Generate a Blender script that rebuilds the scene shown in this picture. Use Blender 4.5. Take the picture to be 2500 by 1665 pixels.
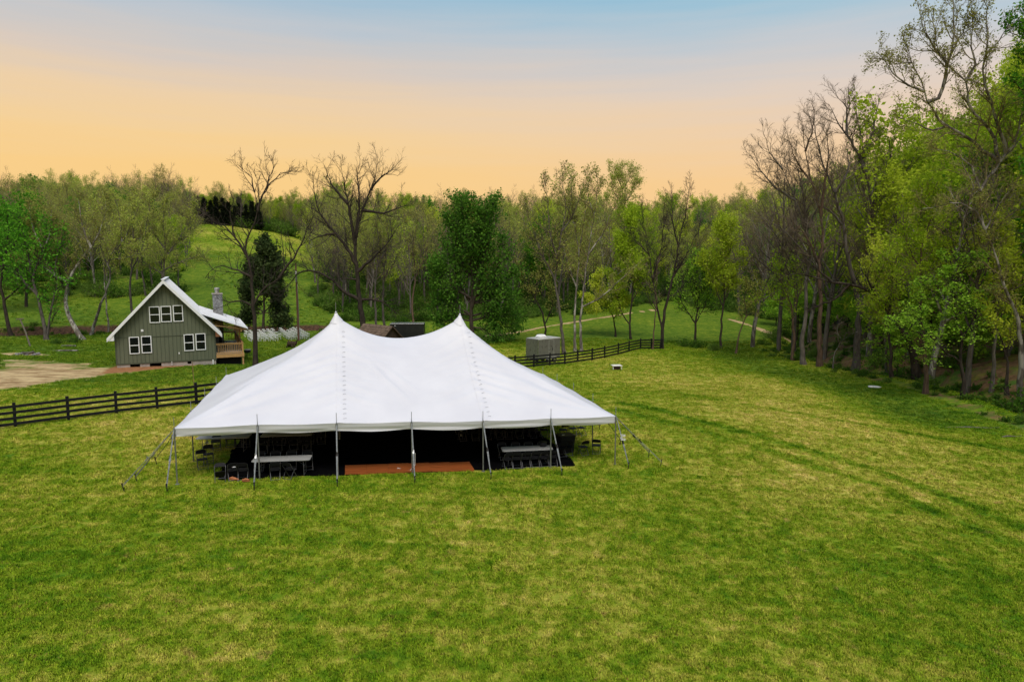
import bpy, bmesh, math, random
import numpy as np
from mathutils import Vector, Matrix

for o in list(bpy.data.objects):
    bpy.data.objects.remove(o)
S = bpy.context.scene
C = S.collection
PI = math.pi
rnd = random.Random(5)
rng = np.random.default_rng(11)

# ------------------------------------------------------------------ camera
CAM_H, PITCH, F = 8.9, math.radians(6.5), 1569.0      # F: focal length in pixels of a 2354 px wide frame
cam_d = bpy.data.cameras.new('camera')
cam = bpy.data.objects.new('camera', cam_d)
C.objects.link(cam)
cam_d.sensor_width, cam_d.lens, cam_d.sensor_fit = 36, 24, 'HORIZONTAL'
cam_d.clip_start, cam_d.clip_end = 0.3, 5000
cam.location = (0, 0, CAM_H)
cam.rotation_euler = (PI / 2 - PITCH, 0, 0)
S.camera = cam

# ------------------------------------------------------------------ sky, sun, exposure
SUN_AZ, SUN_EL = math.radians(166), math.radians(60)   # azimuth from +Y towards +X: behind the camera, to the right
w = bpy.data.worlds.new('World')
S.world = w
w.use_nodes = True
nt = w.node_tree
nt.nodes.clear()
N = nt.nodes.new
L = nt.links.new
out = N('ShaderNodeOutputWorld')
tc = N('ShaderNodeTexCoord')
sep = N('ShaderNodeSeparateXYZ'); L(tc.outputs['Generated'], sep.inputs[0])
# faint horizontal streaks of thin cloud shift the elevation a little
mp = N('ShaderNodeMapping'); mp.inputs['Scale'].default_value = (1.5, 1.5, 26)
L(tc.outputs['Generated'], mp.inputs[0])
nz = N('ShaderNodeTexNoise'); nz.inputs['Scale'].default_value = 2.2; nz.inputs['Detail'].default_value = 6
L(mp.outputs[0], nz.inputs['Vector'])
ms = N('ShaderNodeMath'); ms.operation = 'MULTIPLY_ADD'; ms.inputs[1].default_value = 0.05; 
L(nz.outputs['Fac'], ms.inputs[0])
sb = N('ShaderNodeMath'); sb.operation = 'SUBTRACT'; L(sep.outputs['Z'], sb.inputs[0]); sb.inputs[1].default_value = 0.025
L(sb.outputs[0], ms.inputs[2])

def lin(r, g, b):
    f = lambda c: (c / 255 / 12.92) if c / 255 <= 0.04045 else ((c / 255 + 0.055) / 1.055) ** 2.4
    return (f(r), f(g), f(b), 1)

def ramp(stops):
    n = N('ShaderNodeValToRGB')
    e = n.color_ramp.elements
    while len(e) < len(stops):
        e.new(0.5)
    for el, (p, c) in zip(e, stops):
        el.position, el.color = p, c
    return n
sn = lambda d: math.sin(math.radians(d))
r1 = ramp([(0.0, lin(251, 205, 130)), (sn(7), lin(249, 207, 139)), (sn(9.5), lin(245, 209, 153)), (sn(12), lin(237, 208, 170)),
           (sn(14.5), lin(218, 203, 190)), (sn(17.5), lin(190, 198, 206)), (sn(22.5), lin(130, 184, 214)), (sn(40), lin(140, 188, 220)), (1, lin(160, 200, 228))])
r2 = ramp([(0.0, lin(248, 203, 146)), (sn(6), lin(246, 204, 152)), (sn(10), lin(236, 207, 178)), (sn(13), lin(222, 208, 198)),
           (sn(16), lin(196, 203, 210)), (sn(19), lin(154, 196, 216)), (sn(23), lin(118, 185, 216)), (sn(40), lin(140, 188, 220)), (1, lin(160, 200, 228))])
L(ms.outputs[0], r1.inputs[0]); L(ms.outputs[0], r2.inputs[0])
mx = N('ShaderNodeMix'); mx.data_type = 'RGBA'
mr = N('ShaderNodeMapRange'); mr.inputs['From Min'].default_value = -0.25; mr.inputs['From Max'].default_value = 0.55
L(sep.outputs['X'], mr.inputs['Value']); L(mr.outputs[0], mx.inputs[0]); L(r1.outputs[0], mx.inputs[6]); L(r2.outputs[0], mx.inputs[7])
bg_glow = N('ShaderNodeBackground'); L(mx.outputs[2], bg_glow.inputs[0]); bg_glow.inputs[1].default_value = 1.0
sky = N('ShaderNodeTexSky'); sky.sky_type = 'NISHITA'; sky.sun_disc = False
sky.sun_elevation, sky.sun_rotation = SUN_EL, SUN_AZ
sky.dust_density, sky.air_density, sky.ozone_density = 4.0, 1.0, 1.0
bg_sky = N('ShaderNodeBackground'); L(sky.outputs[0], bg_sky.inputs[0]); bg_sky.inputs[1].default_value = 0.14
mf = N('ShaderNodeMapRange'); mf.interpolation_type = 'SMOOTHSTEP'
mf.inputs['From Min'].default_value = sn(22); mf.inputs['From Max'].default_value = sn(55)
L(sep.outputs['Z'], mf.inputs['Value'])
mxs = N('ShaderNodeMixShader'); L(mf.outputs[0], mxs.inputs[0]); L(bg_glow.outputs[0], mxs.inputs[1]); L(bg_sky.outputs[0], mxs.inputs[2])
L(mxs.outputs[0], out.inputs[0])

sun_d = bpy.data.lights.new('sun', 'SUN')
sun_d.energy, sun_d.angle, sun_d.color = 1.45, math.radians(26), (1.0, 0.97, 0.92)
sun = bpy.data.objects.new('sun', sun_d)
C.objects.link(sun)
sdir = Vector((math.sin(SUN_AZ) * math.cos(SUN_EL), math.cos(SUN_AZ) * math.cos(SUN_EL), math.sin(SUN_EL)))
sun.rotation_euler = (-sdir).to_track_quat('-Z', 'Y').to_euler()
S.view_settings.view_transform = 'Standard'
S.view_settings.look = 'None'
S.view_settings.exposure, S.view_settings.gamma = 0.0, 1.0
S.view_settings.use_curve_mapping = False
S.cycles.use_denoising = True
S.cycles.max_bounces = 6
S.cycles.diffuse_bounces = 2
S.cycles.transmission_bounces = 4
S.cycles.transparent_max_bounces = 4

# ------------------------------------------------------------------ helpers: projection used to survey the place from the photograph
cp, sp = math.cos(PITCH), math.sin(PITCH)
def ray(px, py):
    a, b = (px - 1177) / F, (784 - py) / F
    return np.array([a, cp + b * sp, -sp + b * cp])
def P(px, py, Y):
    r = ray(px, py)
    return r * (Y / r[1]) + np.array([0, 0, CAM_H])
def pxof(x, y):
    return 1177 + F * x / (y * cp)

# ------------------------------------------------------------------ terrain: thin-plate spline through surveyed heights
ctrl = [(-30, 14, .05), (0, 8, -.25), (32, 12, -.9), (-60, 30, .6), (-4, 44, -.6),
        (-30, 52, .22), (-32, 62, .12), (-20.6, 55, .1), (-45, 60, .3), (-60, 75, .2), (20, 40, -.85), (20, 60, -1.3),
        (-90, 60, 1), (0, -40, .3), (-60, -20, 1), (60, -20, 1), (36, 30, -.9)]
def cpx(px, py, Y):
    ctrl.append(tuple(P(px, py, Y)))
for a in [(405, 1113, 27.5), (1418, 1068, 32.03), (36, 983, 36.5), (452, 930, 42), (0, 783, 88), (130, 776, 92), (250, 769, 96), (640, 766, 99), (687, 783, 92), (600, 778, 95), (60, 815, 70),
          (100, 752, 101), (640, 748, 112), (640, 672, 140), (640, 600, 178), (600, 532, 230), (430, 516, 236), (762, 604, 215), (560, 545, 300), (300, 520, 300),
          (150, 680, 130), (150, 600, 172), (0, 520, 235), (200, 530, 225), (-100, 560, 190), (-200, 480, 300),
          (950, 745, 117), (1000, 640, 190), (1000, 560, 260), (1000, 540, 330), (1300, 640, 190), (1300, 560, 260), (850, 640, 180),
          (1227, 845, 70), (1361, 828, 74), (1446, 808, 82), (1522, 802, 86), (1417, 850, 66), (1250, 832, 78),
          (1185, 766, 104), (1300, 743, 113), (1500, 712, 130), (1690, 738, 115), (1785, 772, 101), (1600, 785, 98), (1700, 812, 86),
          (1545, 805, 85), (1822, 828, 75), (1968, 848, 67.5), (2128, 905, 53), (2214, 915, 51), (2350, 960, 45), (2000, 890, 56),
          (1700, 640, 190), (1700, 560, 260)]:
    cpx(*a)
ctrl += [(45, 50, 3.2), (60, 50, 10.5), (80, 60, 21), (110, 80, 33), (62, 82, 10), (48, 84, 1.6), (75, 100, 18), (100, 130, 27), (78, 150, 15), (60, 112, 1.5),
         (54, 130, 1.5), (42, 36, 1.5), (60, 30, 9), (60, 0, 9), (140, 60, 36), (130, 180, 26), (100, 220, 18), (160, 300, 28), (220, 100, 50), (200, 0, 45),
         (-200, 120, 12), (-250, 0, 12), (-300, 300, 32), (0, 500, 18), (300, 500, 40), (-300, 600, 30), (100, -100, 10), (-100, -120, 4)]
ctrl = np.array(ctrl, float)
def tpsk(d2):
    return 0.5 * d2 * np.log(d2 + 1e-9)
def tps_fit(c, lam=6.0):
    n = len(c)
    d2 = ((c[:, None, :2] - c[None, :, :2]) ** 2).sum(-1)
    A = np.zeros((n + 3, n + 3))
    A[:n, :n] = tpsk(d2) + lam * np.eye(n)
    Pm = np.c_[np.ones(n), c[:, :2]]
    A[:n, n:] = Pm; A[n:, :n] = Pm.T
    return np.linalg.solve(A, np.r_[c[:, 2], 0, 0, 0])
TW = tps_fit(ctrl)
# creek line behind the lawn (left) and ditch along the foot of the wood (right)
CREEK = np.array([P(-150, 783, 92)[:2], P(0, 772, 94)[:2], P(130, 768, 97)[:2], P(250, 762, 100)[:2], P(450, 760, 102)[:2], P(640, 760, 105)[:2], P(760, 757, 107)[:2], P(900, 755, 110)[:2], P(1150, 760, 112)[:2]])
TOE = np.array([[36, 5], [36, 25], [36, 40], [36.5, 52], [35.5, 62], [34.5, 72], [35.5, 80], [38, 92], [46, 108], [62, 124], [90, 140], [150, 160]])
def seg_dist(x, y, poly):
    """distance to a polyline, and the signed side (+ = left of the direction of travel)"""
    best = np.full(np.shape(x), 1e9); side = np.zeros(np.shape(x))
    for (ax, ay), (bx, by) in zip(poly[:-1], poly[1:]):
        dx, dy = bx - ax, by - ay
        t = np.clip(((x - ax) * dx + (y - ay) * dy) / (dx * dx + dy * dy), 0, 1)
        d = np.hypot(x - ax - t * dx, y - ay - t * dy)
        cr = dx * (y - ay) - dy * (x - ax)
        m = d < best
        best = np.where(m, d, best); side = np.where(m, np.sign(cr), side)
    return best, side
def sm(t):
    t = np.clip(t, 0, 1)
    return t * t * (3 - 2 * t)
def wavy(x, y, s=1.0):
    return (np.sin(x * .31 * s + 1.3 * np.sin(y * .17 * s)) + np.sin(y * .27 * s + 1.7 * np.sin(x * .21 * s + 2)) + .5 * np.sin(x * .83 * s + y * .61 * s)) / 2.5
def zt(x, y):
    x = np.asarray(x, float); y = np.asarray(y, float)
    z = TW[-3] + TW[-2] * x + TW[-1] * y
    for (cx, cy, _), wgt in zip(ctrl, TW[:-3]):
        z = z + wgt * tpsk((x - cx) ** 2 + (y - cy) ** 2)
    far = sm((np.hypot(x, y - 100) - 330) / 250)
    z = np.clip(z, -6, 75) * (1 - far) + 34 * far
    d, s = seg_dist(x, y, CREEK)
    near = np.where(s > 0, 3.6, 1.8)                 # far side is the higher cut bank
    z = z - 1.7 * (1 - sm((d - .9) / near)) + np.where(s > 0, .5 * sm((d - 2) / 2) * (1 - sm((d - 5) / 6)), 0)
    d2, s2 = seg_dist(x, y, TOE)
    z = z - .9 * (1 - sm(d2 / 2.2)) * sm((x - 30) / 3)
    z = z + .05 * wavy(x, y) + .25 * wavy(x, y, .35) * sm((y - 110) / 40)
    return z
def at(px, py, lo=9, hi=400):
    r = ray(px, py)
    t = np.arange(lo, hi, .25)
    p = r[None, :] * (t / r[1])[:, None] + np.array([0, 0, CAM_H])
    below = p[:, 2] < zt(p[:, 0], p[:, 1])
    k = int(np.argmax(below)) if below.any() else len(t) - 1
    q = p[k].copy(); q[2] = float(zt(q[0], q[1]))
    return q

# ------------------------------------------------------------------ materials
MATS = {}
def mat(name, rough=.7, metal=0.0, spec=.3):
    m = bpy.data.materials.new(name)
    m.use_nodes = True
    b = m.node_tree.nodes['Principled BSDF']
    b.inputs['Roughness'].default_value = rough
    b.inputs['Metallic'].default_value = metal
    b.inputs['Specular IOR Level'].default_value = spec
    MATS[name] = m
    return m, m.node_tree, b
def nn(t, kind, **kw):
    n = t.nodes.new(kind)
    for k, v in kw.items():
        if k.startswith('i_'):
            n.inputs[k[2:].replace('_', ' ')].default_value = v
        else:
            setattr(n, k, v)
    return n
def mixc(t, fac, a, b):
    n = t.nodes.new('ShaderNodeMix'); n.data_type = 'RGBA'
    for idx, v in ((0, fac), (6, a), (7, b)):
        if hasattr(v, 'links') or isinstance(v, bpy.types.NodeSocket):
            t.links.new(v, n.inputs[idx])
        else:
            n.inputs[idx].default_value = v if idx == 0 else (*v[:3], 1)
    return n.outputs[2]
def mrange(t, v, a, b, c=0., d=1.):
    n = t.nodes.new('ShaderNodeMapRange')
    t.links.new(v, n.inputs['Value'])
    n.inputs['From Min'].default_value, n.inputs['From Max'].default_value = a, b
    n.inputs['To Min'].default_value, n.inputs['To Max'].default_value = c, d
    return n.outputs[0]
def math_(t, op, a, b):
    n = t.nodes.new('ShaderNodeMath'); n.operation = op
    for i, v in ((0, a), (1, b)):
        if isinstance(v, bpy.types.NodeSocket):
            t.links.new(v, n.inputs[i])
        else:
            n.inputs[i].default_value = v
    return n.outputs[0]
def noise(t, vec, scale, detail=4, rough=.55, dist=0.0):
    n = nn(t, 'ShaderNodeTexNoise', i_Scale=scale, i_Detail=detail, i_Roughness=rough, i_Distortion=dist)
    if vec is not None:
        t.links.new(vec, n.inputs['Vector'])
    return n.outputs['Fac']
def scaled(t, vec, s, rot=(0, 0, 0)):
    n = nn(t, 'ShaderNodeMapping'); n.inputs['Scale'].default_value = s; n.inputs['Rotation'].default_value = rot
    t.links.new(vec, n.inputs[0])
    return n.outputs[0]
def bump(t, b, h, strength=.4, dist=.02):
    n = nn(t, 'ShaderNodeBump', i_Strength=strength, i_Distance=dist)
    t.links.new(h, n.inputs['Height']); t.links.new(n.outputs[0], b.inputs['Normal'])

def simple(name, col, rough=.7, metal=0., var=.25, scale=3., stretch=(1, 1, 1), spec=.3, bmp=0.):
    """one base colour with procedural wear, in object space"""
    m, t, b = mat(name, rough, metal, spec)
    c = nn(t, 'ShaderNodeTexCoord').outputs['Object']
    v = scaled(t, c, stretch)
    n1 = noise(t, v, scale, 6, .6)
    dk = tuple(x * (1 - var) for x in col); lt = tuple(min(1, x * (1 + var)) for x in col)
    t.links.new(mixc(t, mrange(t, n1, .3, .7), dk, lt), b.inputs['Base Color'])
    t.links.new(mrange(t, noise(t, v, scale * 4), .3, .7, max(0, rough - .1), min(1, rough + .1)), b.inputs['Roughness'])
    if bmp:
        bump(t, b, noise(t, v, scale * 6, 5), bmp, .02)
    return m

# grass colour as a function of the place, shared by the ground and by the grass blades on it
def grass_group():
    g = bpy.data.node_groups.new('grass_colour', 'ShaderNodeTree')
    g.interface.new_socket('Track', in_out='INPUT', socket_type='NodeSocketFloat')
    g.interface.new_socket('Lush', in_out='INPUT', socket_type='NodeSocketFloat')
    g.interface.new_socket('Color', in_out='OUTPUT', socket_type='NodeSocketColor')
    gi, go = g.nodes.new('NodeGroupInput'), g.nodes.new('NodeGroupOutput')
    pos = nn(g, 'ShaderNodeNewGeometry').outputs['Position']
    flat = scaled(g, pos, (1, 1, 0.0))
    big = noise(g, flat, .075, 3, .5)
    mid = noise(g, flat, .85, 6, .66, .4)
    fine = noise(g, flat, 2.6, 5, .7)
    streak = noise(g, scaled(g, pos, (.13, 1.15, 0), (0, 0, math.radians(20))), 1.0, 5, .6, .6)
    dry = math_(g, 'ADD', math_(g, 'MULTIPLY', mid, .40), math_(g, 'ADD', math_(g, 'MULTIPLY', streak, .16), math_(g, 'ADD', math_(g, 'MULTIPLY', big, .30), math_(g, 'MULTIPLY', fine, .43))))
    dry = math_(g, 'SUBTRACT', dry, math_(g, 'MULTIPLY', gi.outputs['Track'], .16))
    dry = math_(g, 'SUBTRACT', dry, math_(g, 'MULTIPLY', gi.outputs['Lush'], .12))
    r = nn(g, 'ShaderNodeValToRGB')
    e = r.color_ramp.elements
    st = [(.45, (.032, .102, .004)), (.55, (.090, .186, .006)), (.635, (.185, .258, .012)), (.72, (.36, .355, .048)), (.82, (.62, .48, .15))]
    while len(e) < len(st):
        e.new(.5)
    for el, (p_, c_) in zip(e, st):
        el.position, el.color = p_, (*c_, 1)
    g.links.new(dry, r.inputs[0])
    br = noise(g, scaled(g, pos, (1, 1, 0)), 1.15, 4, .6)
    thatch = math_(g, 'MULTIPLY', mrange(g, br, .62, .72), mrange(g, noise(g, flat, .16, 3), .45, .6))
    col = mixc(g, math_(g, 'MULTIPLY', thatch, .7), r.outputs[0], (.40, .24, .09))
    fl_ = noise(g, flat, 6.5, 4, .75)
    col = mixc(g, math_(g, 'MULTIPLY', mrange(g, fl_, .58, .66), mrange(g, noise(g, flat, .6, 3), .42, .6, .15, .85)), col, (.27, .135, .055))
    col = mixc(g, math_(g, 'MULTIPLY', mrange(g, noise(g, flat, 4.2, 4, .7), .58, .70), .65), col, (.020, .065, .006))
    lmix = mixc(g, mrange(g, math_(g, 'ADD', math_(g, 'MULTIPLY', mid, .6), math_(g, 'MULTIPLY', fine, .4)), .38, .62), (.046, .105, .008), (.165, .205, .024))
    lush = mixc(g, math_(g, 'MULTIPLY', gi.outputs['Lush'], .65), col, lmix)
    g.links.new(lush, go.inputs['Color'])
    return g
GRASS = grass_group()
def use_grass(t, attr_type):
    n = t.nodes.new('ShaderNodeGroup'); n.node_tree = GRASS
    for k in ('track', 'lush'):
        a = nn(t, 'ShaderNodeAttribute', attribute_name=k, attribute_type=attr_type)
        t.links.new(a.outputs['Fac'], n.inputs[k.capitalize()])
    return n.outputs[0]

m, t, b = mat('ground_cover', .95, 0, .1)
def attr(name):
    return nn(t, 'ShaderNodeAttribute', attribute_name=name).outputs['Fac']
gcol = use_grass(t, 'GEOMETRY')
pos = nn(t, 'ShaderNodeNewGeometry').outputs['Position']
n_mid, n_fine = noise(t, pos, .5, 6, .65), noise(t, pos, 3.2, 6, .7)
edge = math_(t, 'ADD', math_(t, 'MULTIPLY', n_mid, .9), math_(t, 'MULTIPLY', n_fine, .35))
def masked(name, k=1.0):   # attribute broken up by noise so that its border is ragged
    return mrange(t, math_(t, 'ADD', attr(name), math_(t, 'MULTIPLY', math_(t, 'SUBTRACT', edge, .62), k)), .42, .6)
dirtc = mixc(t, mrange(t, noise(t, scaled(t, pos, (.6, 1.8, 1), (0, 0, -.25)), 1.0, 8, .72), .40, .60), (.29, .185, .085), (.60, .455, .235))
redc = mixc(t, mrange(t, n_fine, .3, .7), (.20, .085, .035), (.40, .20, .09))
bankc = mixc(t, mrange(t, n_fine, .35, .7), (.022, .015, .010), (.15, .085, .048))
litc = mixc(t, mrange(t, noise(t, pos, 1.6, 8, .75), .36, .66), (.07, .042, .022), (.26, .15, .075))
litc = mixc(t, mrange(t, noise(t, pos, .45, 5, .7), .5, .62), litc, (.075, .15, .022))
col = mixc(t, masked('litter', .9), gcol, litc)
col = mixc(t, masked('dirt', 1.15), col, dirtc)
col = mixc(t, masked('red', .8), col, redc)
col = mixc(t, masked('bank', .7), col, bankc)
t.links.new(col, b.inputs['Base Color'])
bump(t, b, math_(t, 'ADD', n_fine, noise(t, pos, 14, 4, .7)), .55, .06)

m, t, b = mat('grass_blade', 1.0, 0, .05)
gc = use_grass(t, 'INSTANCER')
oi = nn(t, 'ShaderNodeAttribute', attribute_name='tint', attribute_type='GEOMETRY').outputs['Fac']
hsv = nn(t, 'ShaderNodeHueSaturation'); t.links.new(gc, hsv.inputs['Color'])
t.links.new(mrange(t, oi, 0, 1, .60, 1.75), hsv.inputs['Value'])
t.links.new(hsv.outputs[0], b.inputs['Base Color'])

def bark(name, dark, light, patch=None, scale=1.0):
    m, t, b = mat(name, .9, 0, .15)
    c = nn(t, 'ShaderNodeTexCoord').outputs['Object']
    r = nn(t, 'ShaderNodeObjectInfo').outputs['Random']
    n1 = noise(t, scaled(t, c, (3 * scale, 3 * scale, .8 * scale)), 1.6, 6, .65)
    col = mixc(t, mrange(t, n1, .3, .72), dark, light)
    if patch:
        n2 = noise(t, scaled(t, c, (1.3, 1.3, .5)), 1.4, 5, .6, .5)
        col = mixc(t, mrange(t, n2, .5, .56), col, patch)
    hs = nn(t, 'ShaderNodeHueSaturation'); t.links.new(col, hs.inputs['Color'])
    t.links.new(mrange(t, r, 0, 1, .75, 1.25), hs.inputs['Value'])
    t.links.new(hs.outputs[0], b.inputs['Base Color'])
    bump(t, b, n1, .6, .05)
    return m
bark('bark_dark', (.022, .017, .013), (.085, .066, .05))
bark('bark_grey', (.055, .046, .038), (.19, .165, .14))
bark('bark_red', (.06, .038, .026), (.19, .125, .085))
bark('bark_pale', (.075, .062, .05), (.20, .175, .145), (.36, .335, .29))
bark('bark_sycamore', (.05, .042, .034), (.15, .13, .105), (.27, .25, .21))
bark('twig_brown', (.09, .07, .05), (.25, .19, .14))
bark('twig_dark', (.02, .016, .013), (.07, .055, .045))
bark('twig_olive', (.15, .125, .055), (.34, .28, .13))

def leaf(name, c1, c2, c3=None):
    m = bpy.data.materials.new(name); m.use_nodes = True
    MATS[name] = m
    t = m.node_tree; t.nodes.clear()
    o = t.nodes.new('ShaderNodeOutputMaterial')
    pos = nn(t, 'ShaderNodeNewGeometry').outputs['Position']
    rp = nn(t, 'ShaderNodeNewGeometry').outputs['Random Per Island']
    r = nn(t, 'ShaderNodeObjectInfo').outputs['Random']
    n1 = noise(t, pos, .55, 4, .6)
    f = math_(t, 'ADD', math_(t, 'MULTIPLY', n1, .7), math_(t, 'MULTIPLY', rp, .35))
    col = mixc(t, mrange(t, f, .3, .75), c1, c2)
    if c3:
        col = mixc(t, mrange(t, r, .35, 1.0, 0, .75), col, c3)
    hs = nn(t, 'ShaderNodeHueSaturation'); t.links.new(col, hs.inputs['Color'])
    t.links.new(mrange(t, r, 0, 1, .8, 1.2), hs.inputs['Value'])
    d = nn(t, 'ShaderNodeBsdfDiffuse'); tr = nn(t, 'ShaderNodeBsdfTranslucent')
    mxn = nn(t, 'ShaderNodeMixShader'); mxn.inputs[0].default_value = .45
    t.links.new(hs.outputs[0], d.inputs[0]); t.links.new(hs.outputs[0], tr.inputs[0])
    t.links.new(d.outputs[0], mxn.inputs[1]); t.links.new(tr.outputs[0], mxn.inputs[2])
    t.links.new(mxn.outputs[0], o.inputs[0])
leaf('leaf_bud', (.30, .31, .065), (.48, .48, .12), (.42, .52, .08))
leaf('leaf_spring', (.22, .40, .016), (.46, .62, .035), (.54, .56, .06))
leaf('leaf_green', (.06, .22, .018), (.18, .42, .032))
leaf('leaf_dark', (.036, .115, .013), (.145, .30, .035))
leaf('leaf_magnolia', (.016, .036, .012), (.10, .135, .045))
leaf('leaf_bright', (.20, .44, .028), (.44, .64, .07))
leaf('cedar_needle', (.010, .016, .009), (.03, .04, .02))
leaf('leaf_shrub', (.045, .125, .014), (.13, .25, .03), (.18, .26, .05))

# ------------------------------------------------------------------ object helpers
def tag(o, label=None, cat=None, group=None, kind=None):
    if label: o['label'] = label
    if cat: o['category'] = cat
    if group: o['group'] = group
    if kind: o['kind'] = kind
    return o
def empty(name, loc=(0, 0, 0), rz=0.0):
    o = bpy.data.objects.new(name, None)
    o.location = loc; o.rotation_euler = (0, 0, rz); o.empty_display_size = .2
    C.objects.link(o)
    return o
def mesh_obj(name, verts, faces, mats, parent=None, smooth=False, midx=None, link=True):
    me = bpy.data.meshes.new(name)
    verts = np.asarray(verts, np.float32).reshape(-1, 3)
    if isinstance(faces, np.ndarray):
        k = faces.shape[1]; nf = len(faces)
        me.vertices.add(len(verts)); me.vertices.foreach_set('co', verts.ravel())
        me.loops.add(nf * k); me.loops.foreach_set('vertex_index', faces.astype(np.int32).ravel())
        me.polygons.add(nf); me.polygons.foreach_set('loop_start', np.arange(0, nf * k, k, dtype=np.int32))
        me.polygons.foreach_set('loop_total', np.full(nf, k, np.int32))
        me.update(calc_edges=True)
    else:
        me.from_pydata([tuple(map(float, v)) for v in verts], [], [tuple(map(int, f)) for f in faces])
    for m_ in (mats if isinstance(mats, (list, tuple)) else [mats]):
        me.materials.append(MATS[m_])
    if midx is not None:
        me.polygons.foreach_set('material_index', np.asarray(midx, np.int32))
    if smooth:
        me.polygons.foreach_set('use_smooth', np.ones(len(me.polygons), bool))
    me.update()
    o = bpy.data.objects.new(name, me)
    if link: C.objects.link(o)
    if parent is not None: o.parent = parent
    return o
class MB:
    """collects boxes, bars, tubes and loose faces into one mesh"""
    def __init__(s): s.v, s.f = [], []
    def add(s, v, f):
        k = len(s.v); s.v += [tuple(map(float, q)) for q in v]; s.f += [tuple(i + k for i in q) for q in f]; return s
    def box(s, x0, y0, z0, x1, y1, z1):
        v = [(x, y, z) for z in (z0, z1) for y in (y0, y1) for x in (x0, x1)]
        return s.add(v, [(0, 2, 3, 1), (4, 5, 7, 6), (0, 1, 5, 4), (2, 6, 7, 3), (0, 4, 6, 2), (1, 3, 7, 5)])
    def hexa(s, v):   # 8 corners: bottom ring 4, top ring 4
        return s.add(v, [(3, 2, 1, 0), (4, 5, 6, 7), (0, 1, 5, 4), (1, 2, 6, 5), (2, 3, 7, 6), (3, 0, 4, 7)])
    def prism(s, poly, d, flip=False):   # polygon (list of 3d) pushed along vector d
        n = len(poly); a = [tuple(q) for q in poly]; bq = [tuple(np.add(q, d)) for q in poly]
        return s.add(a + bq, [tuple(range(n))[::-1], tuple(range(n, 2 * n))] + [(i, (i + 1) % n, n + (i + 1) % n, n + i) for i in range(n)])
    def bar(s, p, q, w, h=None, up=(0, 0, 1)):   # rectangular bar from p to q, w wide, h tall
        h = h or w; p, q = np.array(p, float), np.array(q, float); d = q - p; d /= np.linalg.norm(d)
        u = np.cross(d, up)
        if np.linalg.norm(u) < 1e-3: u = np.cross(d, (1, 0, 0))
        u /= np.linalg.norm(u); v = np.cross(u, d)
        c = [(-1, -1), (1, -1), (1, 1), (-1, 1)]
        return s.hexa([p + u * a * w / 2 + v * b_ * h / 2 for a, b_ in c] + [q + u * a * w / 2 + v * b_ * h / 2 for a, b_ in c])
    def tube(s, pts, r, n=8, cap=True):
        pts = np.array(pts, float); r = np.broadcast_to(np.array(r, float), (len(pts),))
        T = np.gradient(pts, axis=0); T /= np.linalg.norm(T, axis=1)[:, None]
        ref = np.array((0, 0, 1.)) if abs(T[:, 2]).mean() < .8 else np.array((0, 1., 0))
        k = len(s.v)
        for p_, t_, r_ in zip(pts, T, r):
            u = np.cross(t_, ref); u /= np.linalg.norm(u) + 1e-9; v = np.cross(t_, u)
            for i in range(n):
                a = 2 * PI * i / n
                s.v.append(tuple(p_ + r_ * (math.cos(a) * u + math.sin(a) * v)))
        for j in range(len(pts) - 1):
            for i in range(n):
                a, b_ = k + j * n + i, k + j * n + (i + 1) % n
                s.f.append((a, b_, b_ + n, a + n))
        if cap:
            s.f.append(tuple(k + i for i in range(n))[::-1]); s.f.append(tuple(k + (len(pts) - 1) * n + i for i in range(n)))
        return s
    def build(s, name, m, parent=None, bevel=0.0, smooth=False, link=True):
        o = mesh_obj(name, s.v, s.f, m, parent, smooth, link=link)
        if bevel:
            bm = bmesh.new(); bm.from_mesh(o.data)
            bmesh.ops.bevel(bm, geom=bm.edges[:], offset=bevel, segments=1, affect='EDGES', clamp_overlap=True)
            bm.to_mesh(o.data); bm.free()
        bm = bmesh.new(); bm.from_mesh(o.data)
        bmesh.ops.recalc_face_normals(bm, faces=bm.faces[:]); bm.to_mesh(o.data); bm.free()
        return o
def copy_tree(o, parent=None):
    c = o.copy(); C.objects.link(c)
    if parent is not None: c.parent = parent
    for ch in o.children: copy_tree(ch, c)
    return c

# ------------------------------------------------------------------ ground
def axis(*spec):
    a = []
    for lo, hi, st in spec:
        a.append(np.arange(lo, hi, st))
    return np.concatenate(a)
gx = axis((-900, -300, 40), (-300, -120, 6), (-120, -46, 1.6), (-46, 50, .5), (50, 110, 1.8), (110, 300, 7), (300, 901, 40))
gy = axis((-120, 0, 10), (0, 10, 2), (10, 66, .5), (66, 125, .9), (125, 260, 2.6), (260, 400, 8), (400, 1300, 45))
GX, GY = np.meshgrid(gx, gy)
GZ = zt(GX, GY)
nx, ny = len(gx), len(gy)
idx = np.arange(nx * ny).reshape(ny, nx)
gf = np.stack([idx[:-1, :-1], idx[:-1, 1:], idx[1:, 1:], idx[1:, :-1]], -1).reshape(-1, 4)
ground = mesh_obj('ground', np.stack([GX, GY, GZ], -1), gf, 'ground_cover', smooth=True)
tag(ground, kind='structure')

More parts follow.
